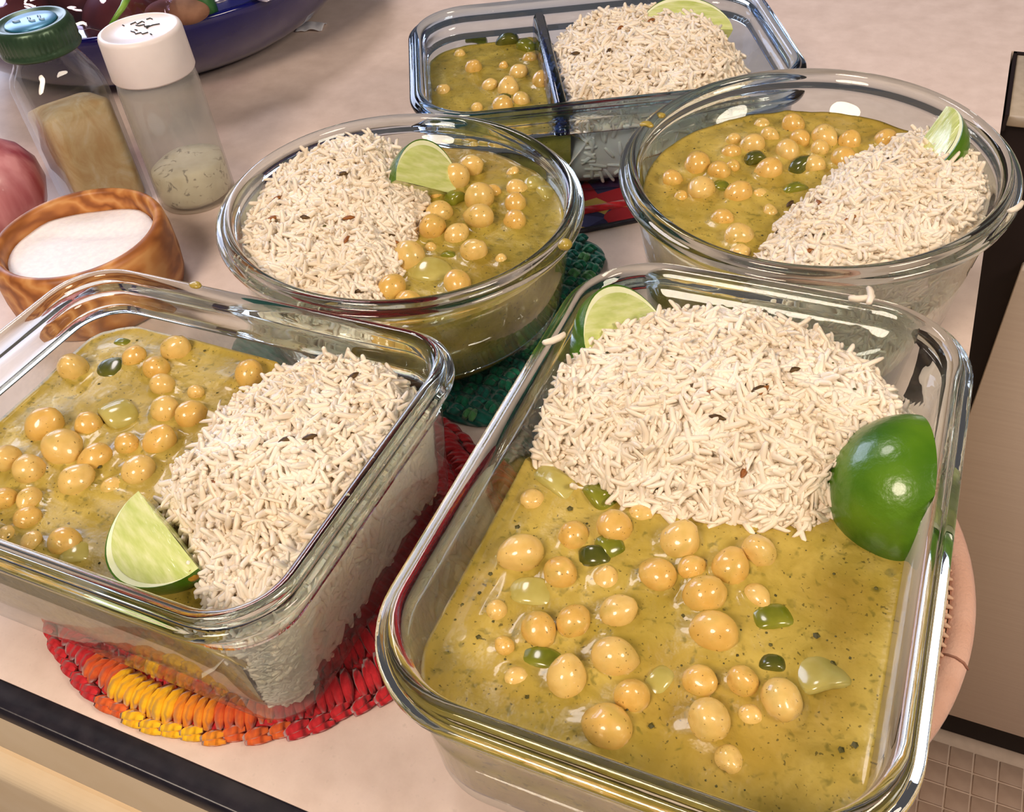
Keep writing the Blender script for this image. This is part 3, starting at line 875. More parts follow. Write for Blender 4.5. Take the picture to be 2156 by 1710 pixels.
def make_rice(D, n_top, n_side, label, side_test=None):
    XY, Z, F, base, n = rings_field(D, lambda q: rice_height(D, q) - .20, 34, extra=.10)
    keep = D.rd(base) > -0.45
    V, F = with_sides(D, XY, Z, F, n, keep, extra=.26)
    # drop the part of the skin that lies under the curry
    dd = D.rd(np.array(V)[:, :2])
    F = [f for f in F if max(dd[i] for i in f) > -.6]
    V = np.array(V); 
    # loose grains over the heap
    pts = []
    lim = np.array([D.a, D.a if D.rnd else D.b])
    while sum(len(p) for p in pts) < n_top:
        q = rng.uniform(-1, 1, (6000, 2)) * lim
        q = q[(D.rd(q) > -.25) & (D.sdf(q, D.oi(D.level + 1) + .3) < 0)]
        e = .15
        hx = (rice_height(D, q + [e, 0]) - rice_height(D, q - [e, 0])) / (2 * e)
        hy = (rice_height(D, q + [0, e]) - rice_height(D, q - [0, e])) / (2 * e)
        wgt = np.sqrt(1 + np.clip(hx, -2, 2) ** 2 + np.clip(hy, -2, 2) ** 2)
        k = rng.random(len(q)) < wgt / 2.9
        pts.append(np.column_stack([q[k], hx[k], hy[k]]))
    A = np.concatenate(pts)[:n_top]
    q = A[:, :2]; hz = rice_height(D, q)
    nrm = np.column_stack([-np.clip(A[:, 2], -1.8, 1.8), -np.clip(A[:, 3], -1.8, 1.8), np.ones(len(A))]); nrm /= np.linalg.norm(nrm, axis=1, keepdims=True)
    az = rng.uniform(0, 2 * PI, len(A))
    t1 = np.cross(nrm, np.array([0.3, .9, .1])); t1 /= np.linalg.norm(t1, axis=1, keepdims=True); t2 = np.cross(nrm, t1)
    pit = rng.normal(0, .30, len(A)); pit[rng.random(len(A)) < .07] += .7
    X = np.cos(az)[:, None] * t1 + np.sin(az)[:, None] * t2
    X = X * np.cos(pit)[:, None] + nrm * np.sin(pit)[:, None]
    P = np.column_stack([q, hz]) + nrm * rng.uniform(-.22, .09, len(A))[:, None]
    # keep the ends off the glass
    L = rng.uniform(1.0, 1.8, len(A)) * D.ricep.get('gl', 1.0); Wd = rng.uniform(.23, .30, len(A)) * D.ricep.get('gw', 1.0)
    for sgn in (-.5, .5):
        tip = P + X * (sgn * L)[:, None]
        o = D.sdf(tip[:, :2], D.oi(5) + .22)
        P[:, :2] -= np.clip(o, 0, 2)[:, None] * np.sign(sgn) * X[:, :2] / (np.linalg.norm(X[:, :2], axis=1, keepdims=True) + .2)
    ok = (D.sdf(P[:, :2], D.oi(5) + .22) < 0) & (hz > D.lev(q) - .35)
    P, X, nrm, L, Wd = P[ok], X[ok], nrm[ok], L[ok], Wd[ok]
    V2, Q2, T2 = grains(P, X, nrm, L, Wd, rng.normal(0, .9, len(P)))
    # grains pressed against the glass
    ks = np.where(D.rd(base) > .85)[0]
    sel = rng.choice(ks, n_side); fr_ = rng.random(n_side)
    b0, b1 = base[sel], base[(sel + 1) % n]; B = b0 + (b1 - b0) * fr_[:, None]
    tg = b1 - b0; tg /= np.linalg.norm(tg, axis=1, keepdims=True) + 1e-9
    zt = np.maximum(rice_height(D, B), 1.3); z = 1.0 + (zt - 1.15) * rng.random(n_side)
    nn = np.column_stack([tg[:, 1], -tg[:, 0], np.zeros(n_side)])
    a = rng.uniform(0, PI, n_side)
    X = np.column_stack([tg * np.cos(a)[:, None], np.sin(a)])
    shift = (D.oi(z) + .06) - (D.oi(D.level) + .10) + .19 + np.clip(1.1 - z, 0, 1) * .7
    P = np.column_stack([B, z]) - nn * shift[:, None]
    kp = D.rd(P[:, :2]) > 1.0
    P, X, nn = P[kp], X[kp], nn[kp]; n_side = len(P)
    Ls = rng.uniform(.8, 1.3, n_side); Ws = rng.uniform(.24, .3, n_side)
    V3, Q3, T3 = grains(P, X, nn, Ls, Ws, rng.normal(0, .3, n_side) * 0)
    off2 = len(V); off3 = off2 + len(V2)
    Vall = np.vstack([V, V2, V3])
    Fall = F + [[i + off2 for i in f] for f in Q2] + [[i + off2 for i in f] for f in T2] + [[i + off3 for i in f] for f in Q3] + [[i + off3 for i in f] for f in T3]
    o = build('rice', Vall, Fall, MT['rice'], M=D.M)
    return tag(o, label, 'rice', kind='stuff')

def gauss(cx, cy, sx, sy, h): return lambda q: h * np.exp(-((q[..., 0] - cx) / sx) ** 2 - ((q[..., 1] - cy) / sy) ** 2)
def D_sdf(D, q): return np.minimum(D.sdf(q, D.oi(D.level)), 0)
def ellfall(q, cx, cy, ax, ay, k): return k * np.clip(np.sqrt(((q[..., 0] - cx) / ax) ** 2 + ((q[..., 1] - cy) / ay) ** 2) - 1, 0, 1.2)
FR.ricep = dict(A=1.9, w=1.1, hump=lambda q: gauss(-.4, 5.0, 5.0, 3.4, .8)(q) - ellfall(q, -.2, 2.2, 6.6, 7.4, 9.0), over=.35)
FL.ricep = dict(A=2.1, w=1.2, hump=lambda q: gauss(5.2, .6, 4.0, 5.0, .9)(q) - ellfall(q, 5.6, -2.2, 4.9, 8.0, 8.0), over=.1)
BL.ricep = dict(A=1.7, w=1.2, hump=lambda q: gauss(-3.2, 3.0, 4.5, 4.5, .9)(q) - .4 * np.exp(D_sdf(BL, q) / .5), over=.7)
BR.ricep = dict(A=1.5, w=1.2, hump=lambda q: gauss(3.2, -.5, 4.2, 3.6, .7)(q) - .5 * np.exp(D_sdf(BR, q) / .5), over=.2)
BK.ricep = dict(A=1.9, w=1.0, hump=lambda q: gauss(3.6, .6, 4.2, 4.2, .55)(q) - ellfall(q, 2.6, -.4, 5.4, 6.6, 6.0), over=.5, gl=1.0, gw=1.05)

DISHES = (FR, FL, BL, BR, BK)
for D in DISHES: place_peas(D)
make_curry(FR, MT['curry'], 'yellow green chickpea curry filling the near half of the front right dish')
make_curry(FL, MT['curry'], 'green chickpea curry in the steamy front left dish')
make_curry(BL, MT['curry_dark'], 'olive green chickpea curry in the round bowl on the teal trivet')
make_curry(BR, MT['curry'], 'green chickpea curry in the round bowl at the counter edge')
make_curry(BK, MT['curry_dark'], 'olive green chickpea curry in the divided dish at the back')
make_rice(FR, 3600, 600, 'large heap of white basmati rice at the back of the front right dish')
make_rice(FL, 3000, 1500, 'heap of white basmati rice in the steamy front left dish')
make_rice(BL, 2900, 400, 'heap of white basmati rice in the round bowl on the teal trivet')
make_rice(BR, 2700, 1200, 'heap of white basmati rice in the round bowl at the counter edge')
make_rice(BK, 2300, 1000, 'heap of white basmati rice in the divided dish at the back')

# the divider of the back dish
dv = []
for z, w_, l in ((.40, .62, 7.0), (3.0, .55, 7.1), (5.6, .48, 7.2), (6.1, .40, 7.15), (6.35, .25, 7.0)):
    dv.append(np.column_stack([outline(w_, l - .45, min(w_ * .95, .45), 4, 0), np.full(20, z)]))
V, F = loft(dv, caps=(True, True))
dvo = build('divider', V, F, MT['glass_divider'], BK.obj, T(-3.2, 0, 0)); fix_normals(dvo)
dvo['label'] = 'slate blue glass divider'

# ------------------------------------------------------------------ chickpeas
def pea_meshes():
    out = []
    for k in range(4):
        bm = bmesh.new(); bmesh.ops.create_icosphere(bm, subdivisions=3, radius=1.0)
        P = np.array([v.co[:] for v in bm.verts])
        r = 1 + .075 * vnoise(P, 1.7, 40 + k) + .03 * vnoise(P, 4, 60 + k)
        r += (.27 if k != 1 else .12) * np.exp(-((1 - P[:, 0]) / .09))              # the beak
        r -= .11 * np.exp(-(P[:, 1] / .15) ** 2) * (P[:, 0] > -.2) * np.clip(P[:, 0] + .2, 0, 1)   # the seam
        r -= .05 * np.exp(-((P[:, 2] - .9) / .3) ** 2)
        P = P * r[:, None] * np.array([1.04, .98, .94])
        for v, p in zip(bm.verts, P): v.co = Vector(p * S)
        me = bpy.data.meshes.new('chickpea'); bm.to_mesh(me); bm.free()
        me.polygons.foreach_set('use_smooth', [True] * len(me.polygons))
        me.materials.append(MT['pea2' if k % 2 else 'pea']); out.append(me)
    return out
PM = pea_meshes()
def rot(q):
    q = q / np.linalg.norm(q); w, x, y, z = q
    return np.array([[1 - 2 * (y * y + z * z), 2 * (x * y - z * w), 2 * (x * z + y * w)], [2 * (x * y + z * w), 1 - 2 * (x * x + z * z), 2 * (y * z - x * w)], [2 * (x * z - y * w), 2 * (y * z + x * w), 1 - 2 * (x * x + y * y)]])
ORD = ['first', 'second', 'third', 'fourth', 'fifth', 'sixth', 'seventh', 'eighth', 'ninth', 'tenth', 'eleventh', 'twelfth', 'thirteenth', 'fourteenth', 'fifteenth', 'sixteenth']
def ordinal_labels(items, noun, place, bands):
    """items: (px, py); single each out by band (far to near) and order from the left within it"""
    ys = sorted(p[1] for p in items); n = len(items); lab = {}
    names = {1: [''], 2: ['far', 'near'], 3: ['far', 'middle', 'near']}[bands]
    order = sorted(range(n), key=lambda i: items[i][1])
    for b in range(bands):
        idx = order[n * b // bands: n * (b + 1) // bands]
        idx.sort(key=lambda i: items[i][0])
        for k, i in enumerate(idx):
            w_ = f' in the {names[b]} {"half" if bands == 2 else "third"}' if names[b] else ''
            lab[i] = f'{ORD[k]} {noun} from the left{w_} of the {place}'
    return lab
SPECIAL = {('FR', 2): 'chickpea with a big black pepper speck on top in the front right dish',
           ('FR', 26): 'large blunt chickpea against the near rim of the front right dish',
           ('FL', 13): 'chickpea with a cumin seed lying on it in the front left dish',
           ('FL', 6): 'chickpea pushed against the top of the rice in the front left dish'}
NM = {id(FR): 'FR', id(FL): 'FL', id(BL): 'BL', id(BR): 'BR', id(BK): 'BK'}
SHORT = {'FR': "front right dish's curry", 'FL': "front left dish's curry", 'BL': "teal trivet bowl's curry", 'BR': "counter-edge bowl's curry", 'BK': "divided dish's curry"}
for D in DISHES:
    nm = NM[id(D)]
    lab = ordinal_labels([(p[0], p[1]) for p in D.peas], 'chickpea', SHORT[nm], 3 if len(D.peas) > 15 else 2)
    for i, (x, y, z, r, px, py) in enumerate(D.pea_loc):
        R = rot(rng.normal(size=4)); M = np.eye(4); M[:3, :3] = D.M[:3, :3] @ R * r; M[:3, 3] = D.wor([x, y, z])
        o = share('chickpea', PM[int(rng.integers(4))], None, M)
        tag(o, SPECIAL.get((nm, i), lab[i]), 'chickpea', 'chickpeas in the ' + D.where)

# ------------------------------------------------------------------ bits on and in the food
def surf(D, px, py, h):
    """where the line of sight meets the food surface of a dish; local point"""
    d = ray(px, py); o = D.loc(CAM); dl = D.M[:3, :3].T @ d
    t0 = (D.H + 2.0 - o[2]) / dl[2]; t1 = (1.0 - o[2]) / dl[2]
    ts = np.linspace(t0, t1, 500); P = o + ts[:, None] * dl
    inside = D.sdf(P[:, :2], D.oi(5)) < 0
    k = np.where((P[:, 2] < h(D, P[:, :2])) & inside)[0]
    return P[k[0]] if len(k) else P[-1]
def top(D, xy): return np.maximum(rice_height(D, xy), curry_height(D, xy))

def seed_mesh(name, mat):
    V = []; ks = [(-.5, .12), (-.4, .5), (-.15, 1), (.15, 1), (.4, .5), (.5, .12)]
    rings = [np.array([[x * .62, r * .105 * math.cos(t) * (1 + .15 * math.cos(5 * t)), r * .085 * math.sin(t) * (1 + .15 * math.cos(5 * t)) + .05 * (x * 2) ** 2 * -.6] for t in np.arange(10) * PI / 5]) for x, r in ks]
    V, F = loft(rings, caps=(True, True)); mb = MB().add(V, F)
    me = bpy.data.meshes.new(name); me.from_pydata((np.array(mb.V) * S).tolist(), [], mb.F); me.materials.append(mat)
    me.polygons.foreach_set('use_smooth', [True] * len(me.polygons)); me.update(); return me
CUM = [seed_mesh('cumin_seed', MT['cumin']), seed_mesh('cumin_seed', MT['cumin_dark'])]
SEEDS = {'FR': [(1500,830,0,15),(1596,824,1,40),(1608,826,0,60),(1510,884,1,-30),(1567,998,0,70),(1668,784,1,20),(1897,757,0,-20),(1385,1040,1,0)],
         'FL': [(450,1022,0,-35),(714,902,0,75),(655,925,1,20),(711,752,0,10),(744,797,1,60),(605,930,1,30)],
         'BL': [(583,423,0,60),(591,430,1,-40),(577,463,0,20),(641,462,1,-10),(735,463,0,20),(722,370,1,25),(701,344,1,40),(820,502,1,30),(828,515,0,10),(731,508,0,80),(761,616,1,20)],
         'BR': [(1725,433,0,-75),(1708,502,1,-20),(1704,532,0,40),(1663,433,1,60),(1643,490,1,40),(1790,463,0,30),(1880,340,1,-40)],
         'BK': [(1306,62,0,60),(1371,46,0,40),(1212,116,1,0),(1282,110,1,70)]}
for D in DISHES:
    nm = NM[id(D)]; L = SEEDS[nm]
    place = {'FR': "front right dish's rice", 'FL': "front left dish's rice", 'BL': "teal trivet bowl's rice", 'BR': "counter-edge bowl's rice", 'BK': "divided dish's rice"}[nm]
    lab = ordinal_labels([(p[0], p[1]) for p in L], 'brown cumin seed', place, 1)
    for i, (px, py, k, a) in enumerate(L):
        c = surf(D, px, py, lambda D_, q: top(D_, q) + .12); c[2] += .14
        a = math.radians(a); dirw = math.cos(a) * RIGHT + math.sin(a) * UP; dl = D.M[:3, :3].T @ dirw; dl[2] = 0; dl /= np.linalg.norm(dl)
        M = np.eye(4); X = dl; Y = np.array([-dl[1], dl[0], 0])
        M[:3, 0] = X; M[:3, 1] = Y; M[:3, 2] = (0, 0, 1); M[:3, 3] = c
        M = D.M @ M; M[:3, :3] *= 1.05
        o = share('cumin_seed', CUM[k], None, M)
        tag(o, lab[i].replace('brown', 'dark') if k else lab[i], 'cumin seed', 'cumin seeds on the rice of the ' + D.where)

# pepper and herb flecks: far too many to count, one object per dish
def flecks(D, n_c, n_r, extra, label):
    mb = MB(); lim = np.array([D.a, D.a if D.rnd else D.b]) - D.oi(D.level) - .5
    pts = []
    nc = nr_ = 0
    while nc < n_c or nr_ < n_r:
        q = rng.uniform(-1, 1, 2) * lim
        if D.sdf(q[None], D.oi(D.level) + .4)[0] > 0: continue
        d = D.rd(q[None])[0]
        if d < -.3 and nc < n_c: nc += 1; pts.append((q[0], q[1], float(curry_height(D, q[None])[0]) + .01))
        elif d > .6 and nr_ < n_r: nr_ += 1; pts.append((q[0], q[1], float(rice_height(D, q[None])[0]) + .24))
    for px, py, s_ in extra:
        c = surf(D, px, py, top); pts.append((c[0], c[1], c[2] + (.24 if D.rd(c[None, :2])[0] > .3 else .05), s_))
    for p in pts:
        s_ = p[3] * .85 if len(p) > 3 else rng.uniform(.03, .09)
        a = rng.uniform(0, 6.28); e = rng.uniform(.4, .9)
        V = [(s_ * math.cos(a + t) * (1 if i % 2 else e), s_ * math.sin(a + t) * (e if i % 2 else 1), 0) for i, t in enumerate(np.arange(5) * 2 * PI / 5)]
        V = [(p[0] + x, p[1] + y, p[2]) for x, y, _ in V] + [(p[0], p[1], p[2] + s_ * .6), (p[0], p[1], p[2] - s_ * .4)]
        mb.add(V, [(i, (i + 1) % 5, 5) for i in range(5)] + [((i + 1) % 5, i, 6) for i in range(5)])
    o = mb.build('herb_flecks', MT['herb'], M=D.M); tag(o, label, 'herbs', kind='stuff')
flecks(FR, 70, 14, [(1090,1112,.15),(1200,1073,.17),(1125,1055,.14),(1033,1210,.12),(1110,1470,.14),(1290,1108,.16),(1472,1300,.16),(1460,1130,.12),(1010,1250,.12),(1008,1343,.13),(1718,1340,.16),(1752,1400,.18),(1800,1570,.16),(1770,1580,.16),(1370,1530,.15)], 'dark herb and pepper flecks in the front right dish')
flecks(FL, 45, 14, [(340,912,.16),(432,740,.12),(211,985,.16),(100,965,.12)], 'dark herb and pepper flecks in the front left dish')
flecks(BL, 35, 16, [(685,484,.15),(640,462,.12),(590,344,.15)], 'dark herb and pepper flecks in the bowl on the teal trivet')
flecks(BR, 40, 14, [], 'dark herb and pepper flecks in the bowl at the counter edge')
flecks(BK, 30, 10, [], 'dark herb and pepper flecks in the divided dish')

# vegetable pieces in the curry
def veg(D, px, py, kind, sx, sy, sz, rotz, label, k=0.1, seed=0):
    bm = bmesh.new(); bmesh.ops.create_cube(bm, size=2.0)
    bmesh.ops.subdivide_edges(bm, edges=bm.edges[:], cuts=5, use_grid_fill=True)
    P = np.array([v.co[:] for v in bm.verts])
    P = P / (np.sum(np.abs(P) ** 3.2, axis=1, keepdims=True) ** (1 / 3.2))
    P = P * np.array([sx, sy, sz])
    P[:, 2] += -.35 * P[:, 0] ** 2 / max(sx, .3) + .12 * sy * vnoise(P, 1.5, seed)
    P[:, 0] += .2 * vnoise(P, 1.2, seed + 5) * sx
    P[:, 1] += .25 * vnoise(P, 1.4, seed + 9) * sy
    X = at(px, py, D.level + k - .10); a = math.radians(rotz)
    M = np.eye(4); M[:2, :2] = [[math.cos(a), -math.sin(a)], [math.sin(a), math.cos(a)]]
    tl = rot(np.array([1, rng.normal() * .08, rng.normal() * .08, 0])); M[:3, :3] = M[:3, :3] @ tl
    M[:3, 3] = X
    for v, p in zip(bm.verts, P): v.co = Vector(p * S)
    me = bpy.data.meshes.new(kind); bm.to_mesh(me); bm.free()
    me.polygons.foreach_set('use_smooth', [True] * len(me.polygons))
    me.materials.append(MT[{'green_pepper_piece': 'pepper', 'dark_pepper_piece': 'pepper_dark', 'onion_piece': 'onion_bit'}[kind]])
    o = share(kind, me, None, M)
    tag(o, label, 'vegetable')
veg(FR, 1252, 1172, 'dark_pepper_piece', .62, .42, .30, 20, 'dark green pepper piece below the peppered chickpea, front right dish', .16, 1)
veg(FR, 1285, 1150, 'green_pepper_piece', .62, .45, .34, -40, 'light green pepper piece beside the dark one, front right dish', .16, 2)
veg(FR, 1125, 1385, 'green_pepper_piece', 1.0, .40, .22, 5, 'flat olive pepper strip near the left wall of the front right dish', .02, 3)
veg(FR, 1128, 1248, 'onion_piece', 1.0, .55, .25, 10, 'translucent onion piece in the upper left of the front right dish', .06, 4)
veg(FR, 1388, 1435, 'onion_piece', .8, .4, .25, 70, 'translucent onion sliver in the middle of the front right dish', .02, 5)
veg(FR, 1735, 1415, 'onion_piece', 1.0, .7, .26, 40, 'translucent onion piece near the right wall of the front right dish', .08, 6)
veg(FR, 1630, 1300, 'green_pepper_piece', .75, .5, .26, 30, 'green pepper piece beside the half sunk chickpea, front right dish', .05, 7)
veg(FR, 1625, 1398, 'dark_pepper_piece', .45, .32, .22, 10, 'small dark pepper piece right of the chickpea column, front right dish', .06, 8)
veg(FR, 1180, 1020, 'onion_piece', 1.2, .5, .3, -20, 'pale onion slice where curry meets rice, front right dish', .12, 9)
veg(FR, 1262, 1040, 'green_pepper_piece', .8, .5, .34, -35, 'yellowish pepper piece under the rice edge, front right dish', .12, 10)
veg(FL, 230, 778, 'dark_pepper_piece', .85, .65, .28, 20, 'dark green pepper piece near the back wall of the front left dish', .02, 11)
veg(FL, 247, 866, 'onion_piece', .95, .75, .40, -25, 'pale yellow onion chunk in the middle of the front left dish', .22, 12)
veg(FL, 255, 722, 'green_pepper_piece', .6, .25, .2, 10, 'thin olive pepper strip at the back wall of the front left dish', .03, 13)
veg(FL, 165, 1165, 'onion_piece', .8, .5, .3, 30, 'onion piece beside the lime wedge in the front left dish', .1, 14)
veg(BL, 957, 415, 'green_pepper_piece', .6, .5, .35, 60, 'olive pepper piece between chickpeas in the bowl on the teal trivet', .25, 15)
veg(BL, 905, 572, 'onion_piece', 1.2, .75, .4, 20, 'translucent onion chunk near the rice in the bowl on the teal trivet', .15, 16)
veg(BL, 1130, 388, 'onion_piece', .7, .5, .3, 30, 'pale onion piece at the far side of the bowl on the teal trivet', .12, 17)
veg(BL, 945, 537, 'green_pepper_piece', .5, .25, .2, 10, 'small green pepper bit by the onion chunk, bowl on the teal trivet', .1, 18)
veg(BL, 1150, 405, 'onion_piece', .7, .4, .3, -40, 'onion sliver against the glass of the bowl on the teal trivet', .15, 19)
veg(BR, 1590, 332, 'dark_pepper_piece', .6, .45, .32, 30, 'dark pepper piece left of centre in the counter edge bowl', .28, 20)
veg(BR, 1690, 342, 'dark_pepper_piece', .95, .5, .36, 60, 'dark green pepper curl nearest the rice in the counter edge bowl', .3, 21)
veg(BR, 1515, 392, 'green_pepper_piece', .5, .4, .25, 0, 'small green pepper piece between four chickpeas, counter edge bowl', .1, 22)
veg(BR, 1680, 395, 'green_pepper_piece', .8, .35, .25, 40, 'green pepper strip under the rice edge in the counter edge bowl', .12, 23)
veg(BK, 1068, 82, 'dark_pepper_piece', .9, .6, .45, 20, 'dark green pepper piece at the far wall of the divided dish', .35, 24)
veg(BK, 1110, 96, 'green_pepper_piece', .8, .5, .4, -20, 'light green pepper piece beside the dark one in the divided dish', .3, 25)
veg(BK, 1003, 80, 'green_pepper_piece', .8, .5, .35, 10, 'olive pepper piece in the far left corner of the divided dish', .2, 26)
veg(BK, 1062, 203, 'dark_pepper_piece', .5, .25, .2, 10, 'dark pepper sliver between chickpeas near the divided dish rim', .15, 27)

# ------------------------------------------------------------------ lime wedges
def lime(px, py, z, N, Fd, a, R, span, label, scar=False):
    """px,py,z: middle of the core edge; N: outward normal of the visible cut face and
    Fd: direction from core to rind in that face, both in (right, up, forward) of the view, then fixed in the room"""
    B = np.array([RIGHT, UP, FWD])
    Nw = np.array(N, float) @ B; Nw /= np.linalg.norm(Nw)
    Fw = np.array(Fd, float) @ B; Fw -= Nw * (Fw @ Nw); Fw /= np.linalg.norm(Fw)
    Aw = np.cross(Nw, Fw)
    M = np.eye(4); M[:3, 0] = Aw; M[:3, 1] = Fw; M[:3, 2] = -Nw      # y: towards rind, z: into the wedge
    if np.linalg.det(M[:3, :3]) < 0: M[:3, 0] = -M[:3, 0]
    M[:3, 3] = at(px, py, z)
    root = empty('lime_wedge', M); tag(root, label, 'lime')
    ts = np.sin(np.linspace(-PI / 2, PI / 2, 25)); ph = np.radians(np.linspace(0, span, 15))
    def rad(t): return R * np.sqrt(np.maximum(1 - t * t, 0)) ** .92 + 1e-3
    def pt(t, s_, p): r = rad(t) * s_; return (a * t * (1 + .07 * abs(t) ** 6), r * math.cos(p), r * math.sin(p))
    V = []; F = []
    for t in ts:
        for p in ph: V.append(pt(t, 1.0, p))
    n = len(ph)
    for i in range(len(ts) - 1):
        for j in range(n - 1): F.append((i * n + j, i * n + j + 1, (i + 1) * n + j + 1, (i + 1) * n + j))
    def band(p, s0, s1, k=2, dome=0.0):
        V2 = []; F2 = []
        for t in ts:
            for q in range(k + 1):
                s_ = s0 + (s1 - s0) * q / k
                x, y, z_ = pt(t, s_, p)
                dd = dome * (math.sin(PI * min(s_ / .88, 1)) * (1 - t * t)) + (.03 * math.sin(9 * s_ + 3 * t) * (1 - t * t) if dome else 0)
                sg = -1 if p == ph[0] else 1
                V2.append((x, y - sg * 0 * dd + (-math.sin(p)) * sg * dd, z_ + math.cos(p) * sg * dd))
        for i in range(len(ts) - 1):
            for q in range(k):
                f = (i * (k + 1) + q, i * (k + 1) + q + 1, (i + 1) * (k + 1) + q + 1, (i + 1) * (k + 1) + q)
                F2.append(f if p == ph[0] else tuple(reversed(f)))
        return V2, F2
    mb = MB().add(V, F)
    for p in (ph[0], ph[-1]): mb.add(*band(p, .972, 1.0, 1))
    rd_ = mb.build('rind', MT['rind'], root, smooth=True)
    mb = MB()
    for p in (ph[0], ph[-1]): mb.add(*band(p, .87, .972, 1))
    mb.build('pith', MT['pith'], root, smooth=True)
    mb = MB()
    for p in (ph[0], ph[-1]): mb.add(*band(p, 0.0, .87, 8, .07))
    mb.build('flesh', MT['flesh'], root, smooth=True)
    if scar:
        V, F = lathe([(.30, 0), (.26, .10), (.12, .14)], 12)
        Ms = np.eye(4); sd = -1 if scar < 0 else 1
        Ms[:3, 2] = (sd, 0, 0); Ms[:3, 0] = (0, 1, 0); Ms[:3, 1] = np.cross(Ms[:3, 2], Ms[:3, 0]); Ms[:3, 3] = (sd * a * 1.0, .28, .28)
        so = build('stem_scar', V, F, MT['stem_scar'], root, Ms); so['label'] = 'brown stem scar'
    return root
lime(1330, 732, 7.1, (.62, .26, -.74), (-.22, .97, .05), 2.6, 2.85, 95, 'lime wedge standing in the rice at the far corner of the front right dish')
lime(1905, 1036, 6.9, (.92, -.16, -.05), (-.30, .06, -.95), 2.62, 2.7, 112, 'shiny green lime wedge, rind up, against the right wall of the front right dish')
lime(352, 1112, 6.9, (-.22, .60, -.78), (-.84, -.50, -.52), 2.35, 2.5, 92, 'lime wedge by the near rim of the front left dish, stem scar showing', scar=1)
lime(905, 396, 7.0, (.68, .10, -.72), (-.05, 1, .1), 2.1, 2.7, 90, 'lime wedge between rice and curry in the bowl on the teal trivet')
lime(1934, 306, 8.4, (-.75, .45, -.45), (.35, -.35, -.85), 2.15, 2.4, 92, 'lime wedge with its rind turned to the counter edge, in the far right bowl')
lime(1448, 60, 6.6, (.05, .40, -.9), (0, 1, 0), 2.9, 2.9, 90, 'lime wedge behind the rice in the divided dish')

# ------------------------------------------------------------------ spills on rims
def blob(name, px, py, z, r, flat, mat, label, cat, seed=0):
    bm = bmesh.new(); bmesh.ops.create_icosphere(bm, subdivisions=3, radius=1.0)
    P = np.array([v.co[:] for v in bm.verts]); P *= (1 + .25 * vnoise(P, 1.6, seed))[:, None]
    P = P * np.array(flat) * r
    for v, p in zip(bm.verts, P): v.co = Vector(p * S)
    me = bpy.data.meshes.new(name); bm.to_mesh(me); bm.free(); me.materials.append(mat)
    me.polygons.foreach_set('use_smooth', [True] * len(me.polygons))
    return tag(share(name, me, None, T(*at(px, py, z))), label, cat)
blob('curry_splash', 1190, 516, 7.6, .34, (1, 1, .8), MT['curry'], 'drop of curry on the rim of the bowl on the teal trivet', 'spill', 1)
blob('curry_splash', 411, 600, 9.0, .26, (1.2, .8, .5), MT['curry'], 'small curry smear on the far rim of the front left dish', 'spill', 2)
blob('curry_splash', 1362, 262, 9.0, .30, (1.2, .9, .5), MT['curry'], 'curry smear on the left rim of the counter edge bowl', 'spill', 3)
blob('curry_splash', 1392, 243, 9.0, .24, (1, .9, .5), MT['curry'], 'smaller curry smear further along the counter edge bowl rim', 'spill', 4)
def stray(px, py, z, ang, label):
    a = math.radians(ang); L = np.array([1.0]); 
    X = np.array([[math.cos(a), math.sin(a), 0.05]]); N = np.array([[0, 0, 1.0]])
    V, Q, Tr = grains(np.zeros((1, 3)), X, N, np.array([1.05]), np.array([.30]), np.array([.4]))
    tag(build('rice_grain', V, Q + Tr, MT['rice'], M=T(*at(px, py, z))), label, 'rice grain')
stray(1815, 628, 8.95, 20, 'stray rice grain lying on the far rim of the front right dish')
stray(1832, 622, 9.05, 100, 'stray rice grain crossed over another on the front right dish rim')
stray(1168, 714, 9.0, 50, 'stray rice grain on the left rim of the front right dish')
stray(2141, 436, 9.05, 60, 'stray rice grain on the right rim of the counter edge bowl')

# ------------------------------------------------------------------ spice jar
JX = at(231, 430, 0)
aj = math.radians(-24)
JM = T(JX[0], JX[1], 0); JM[:2, :2] = [[math.cos(aj), -math.sin(aj)], [math.sin(aj), math.cos(aj)]]
jar = empty('spice_jar', JM)
tag(jar, 'square glass spice jar with a green metal lid and tan powder inside', 'jar')
def jring(a, r, z): return np.column_stack([outline(a, a, r, 10, 0), np.full(44, z)])
outer = [(1.7, .9, 0.08), (2.1, .9, 0.0), (2.35, .9, .08), (2.5, .9, .35), (2.5, .9, 8.6), (2.48, 1.0, 9.0), (2.38, 1.4, 9.6), (2.22, 1.9, 10.1), (2.0, 2.0, 10.6), (1.92, 1.92, 10.95), (1.92, 1.92, 12.3)]
inner = [(1.72, 1.72, 12.3), (1.72, 1.72, 10.95), (1.8, 1.75, 10.5), (2.0, 1.65, 10.0), (2.15, 1.25, 9.5), (2.24, .85, 8.95), (2.26, .75, 8.5), (2.26, .75, .75), (2.1, .75, .5), (1.7, .75, .42)]
V, F = loft([jring(*q) for q in outer + inner], caps=(True, True))
g = build('jar_glass', V, F, MT['glass_jar'], jar); fix_normals(g)
def knurl(t, r, z): return 1 + (.012 * np.sin(t * 48) if 11.65 < z < 12.65 and r > 2.2 else 0 * t)
V, F = lathe([(1.95, 11.270), (2.40, 11.220), (2.46, 11.340), (2.40, 11.520), (2.36, 11.680), (2.40, 11.770), (2.40, 12.570), (2.34, 12.720), (2.30, 12.840), (2.16, 12.970), (1.95, 12.970), (1.86, 12.870), (1.66, 12.870), (1.6, 12.820), (.8, 12.820)], 192, knurl)
lid = build('lid', V, F, MT['lid_green'], jar)
V, F = lathe([(1.56, 12.820), (1.56, 12.890), (1.5, 12.940), (.5, 12.960)], 48); build('lid_disc', V, F, MT['lid_sheen'], lid)
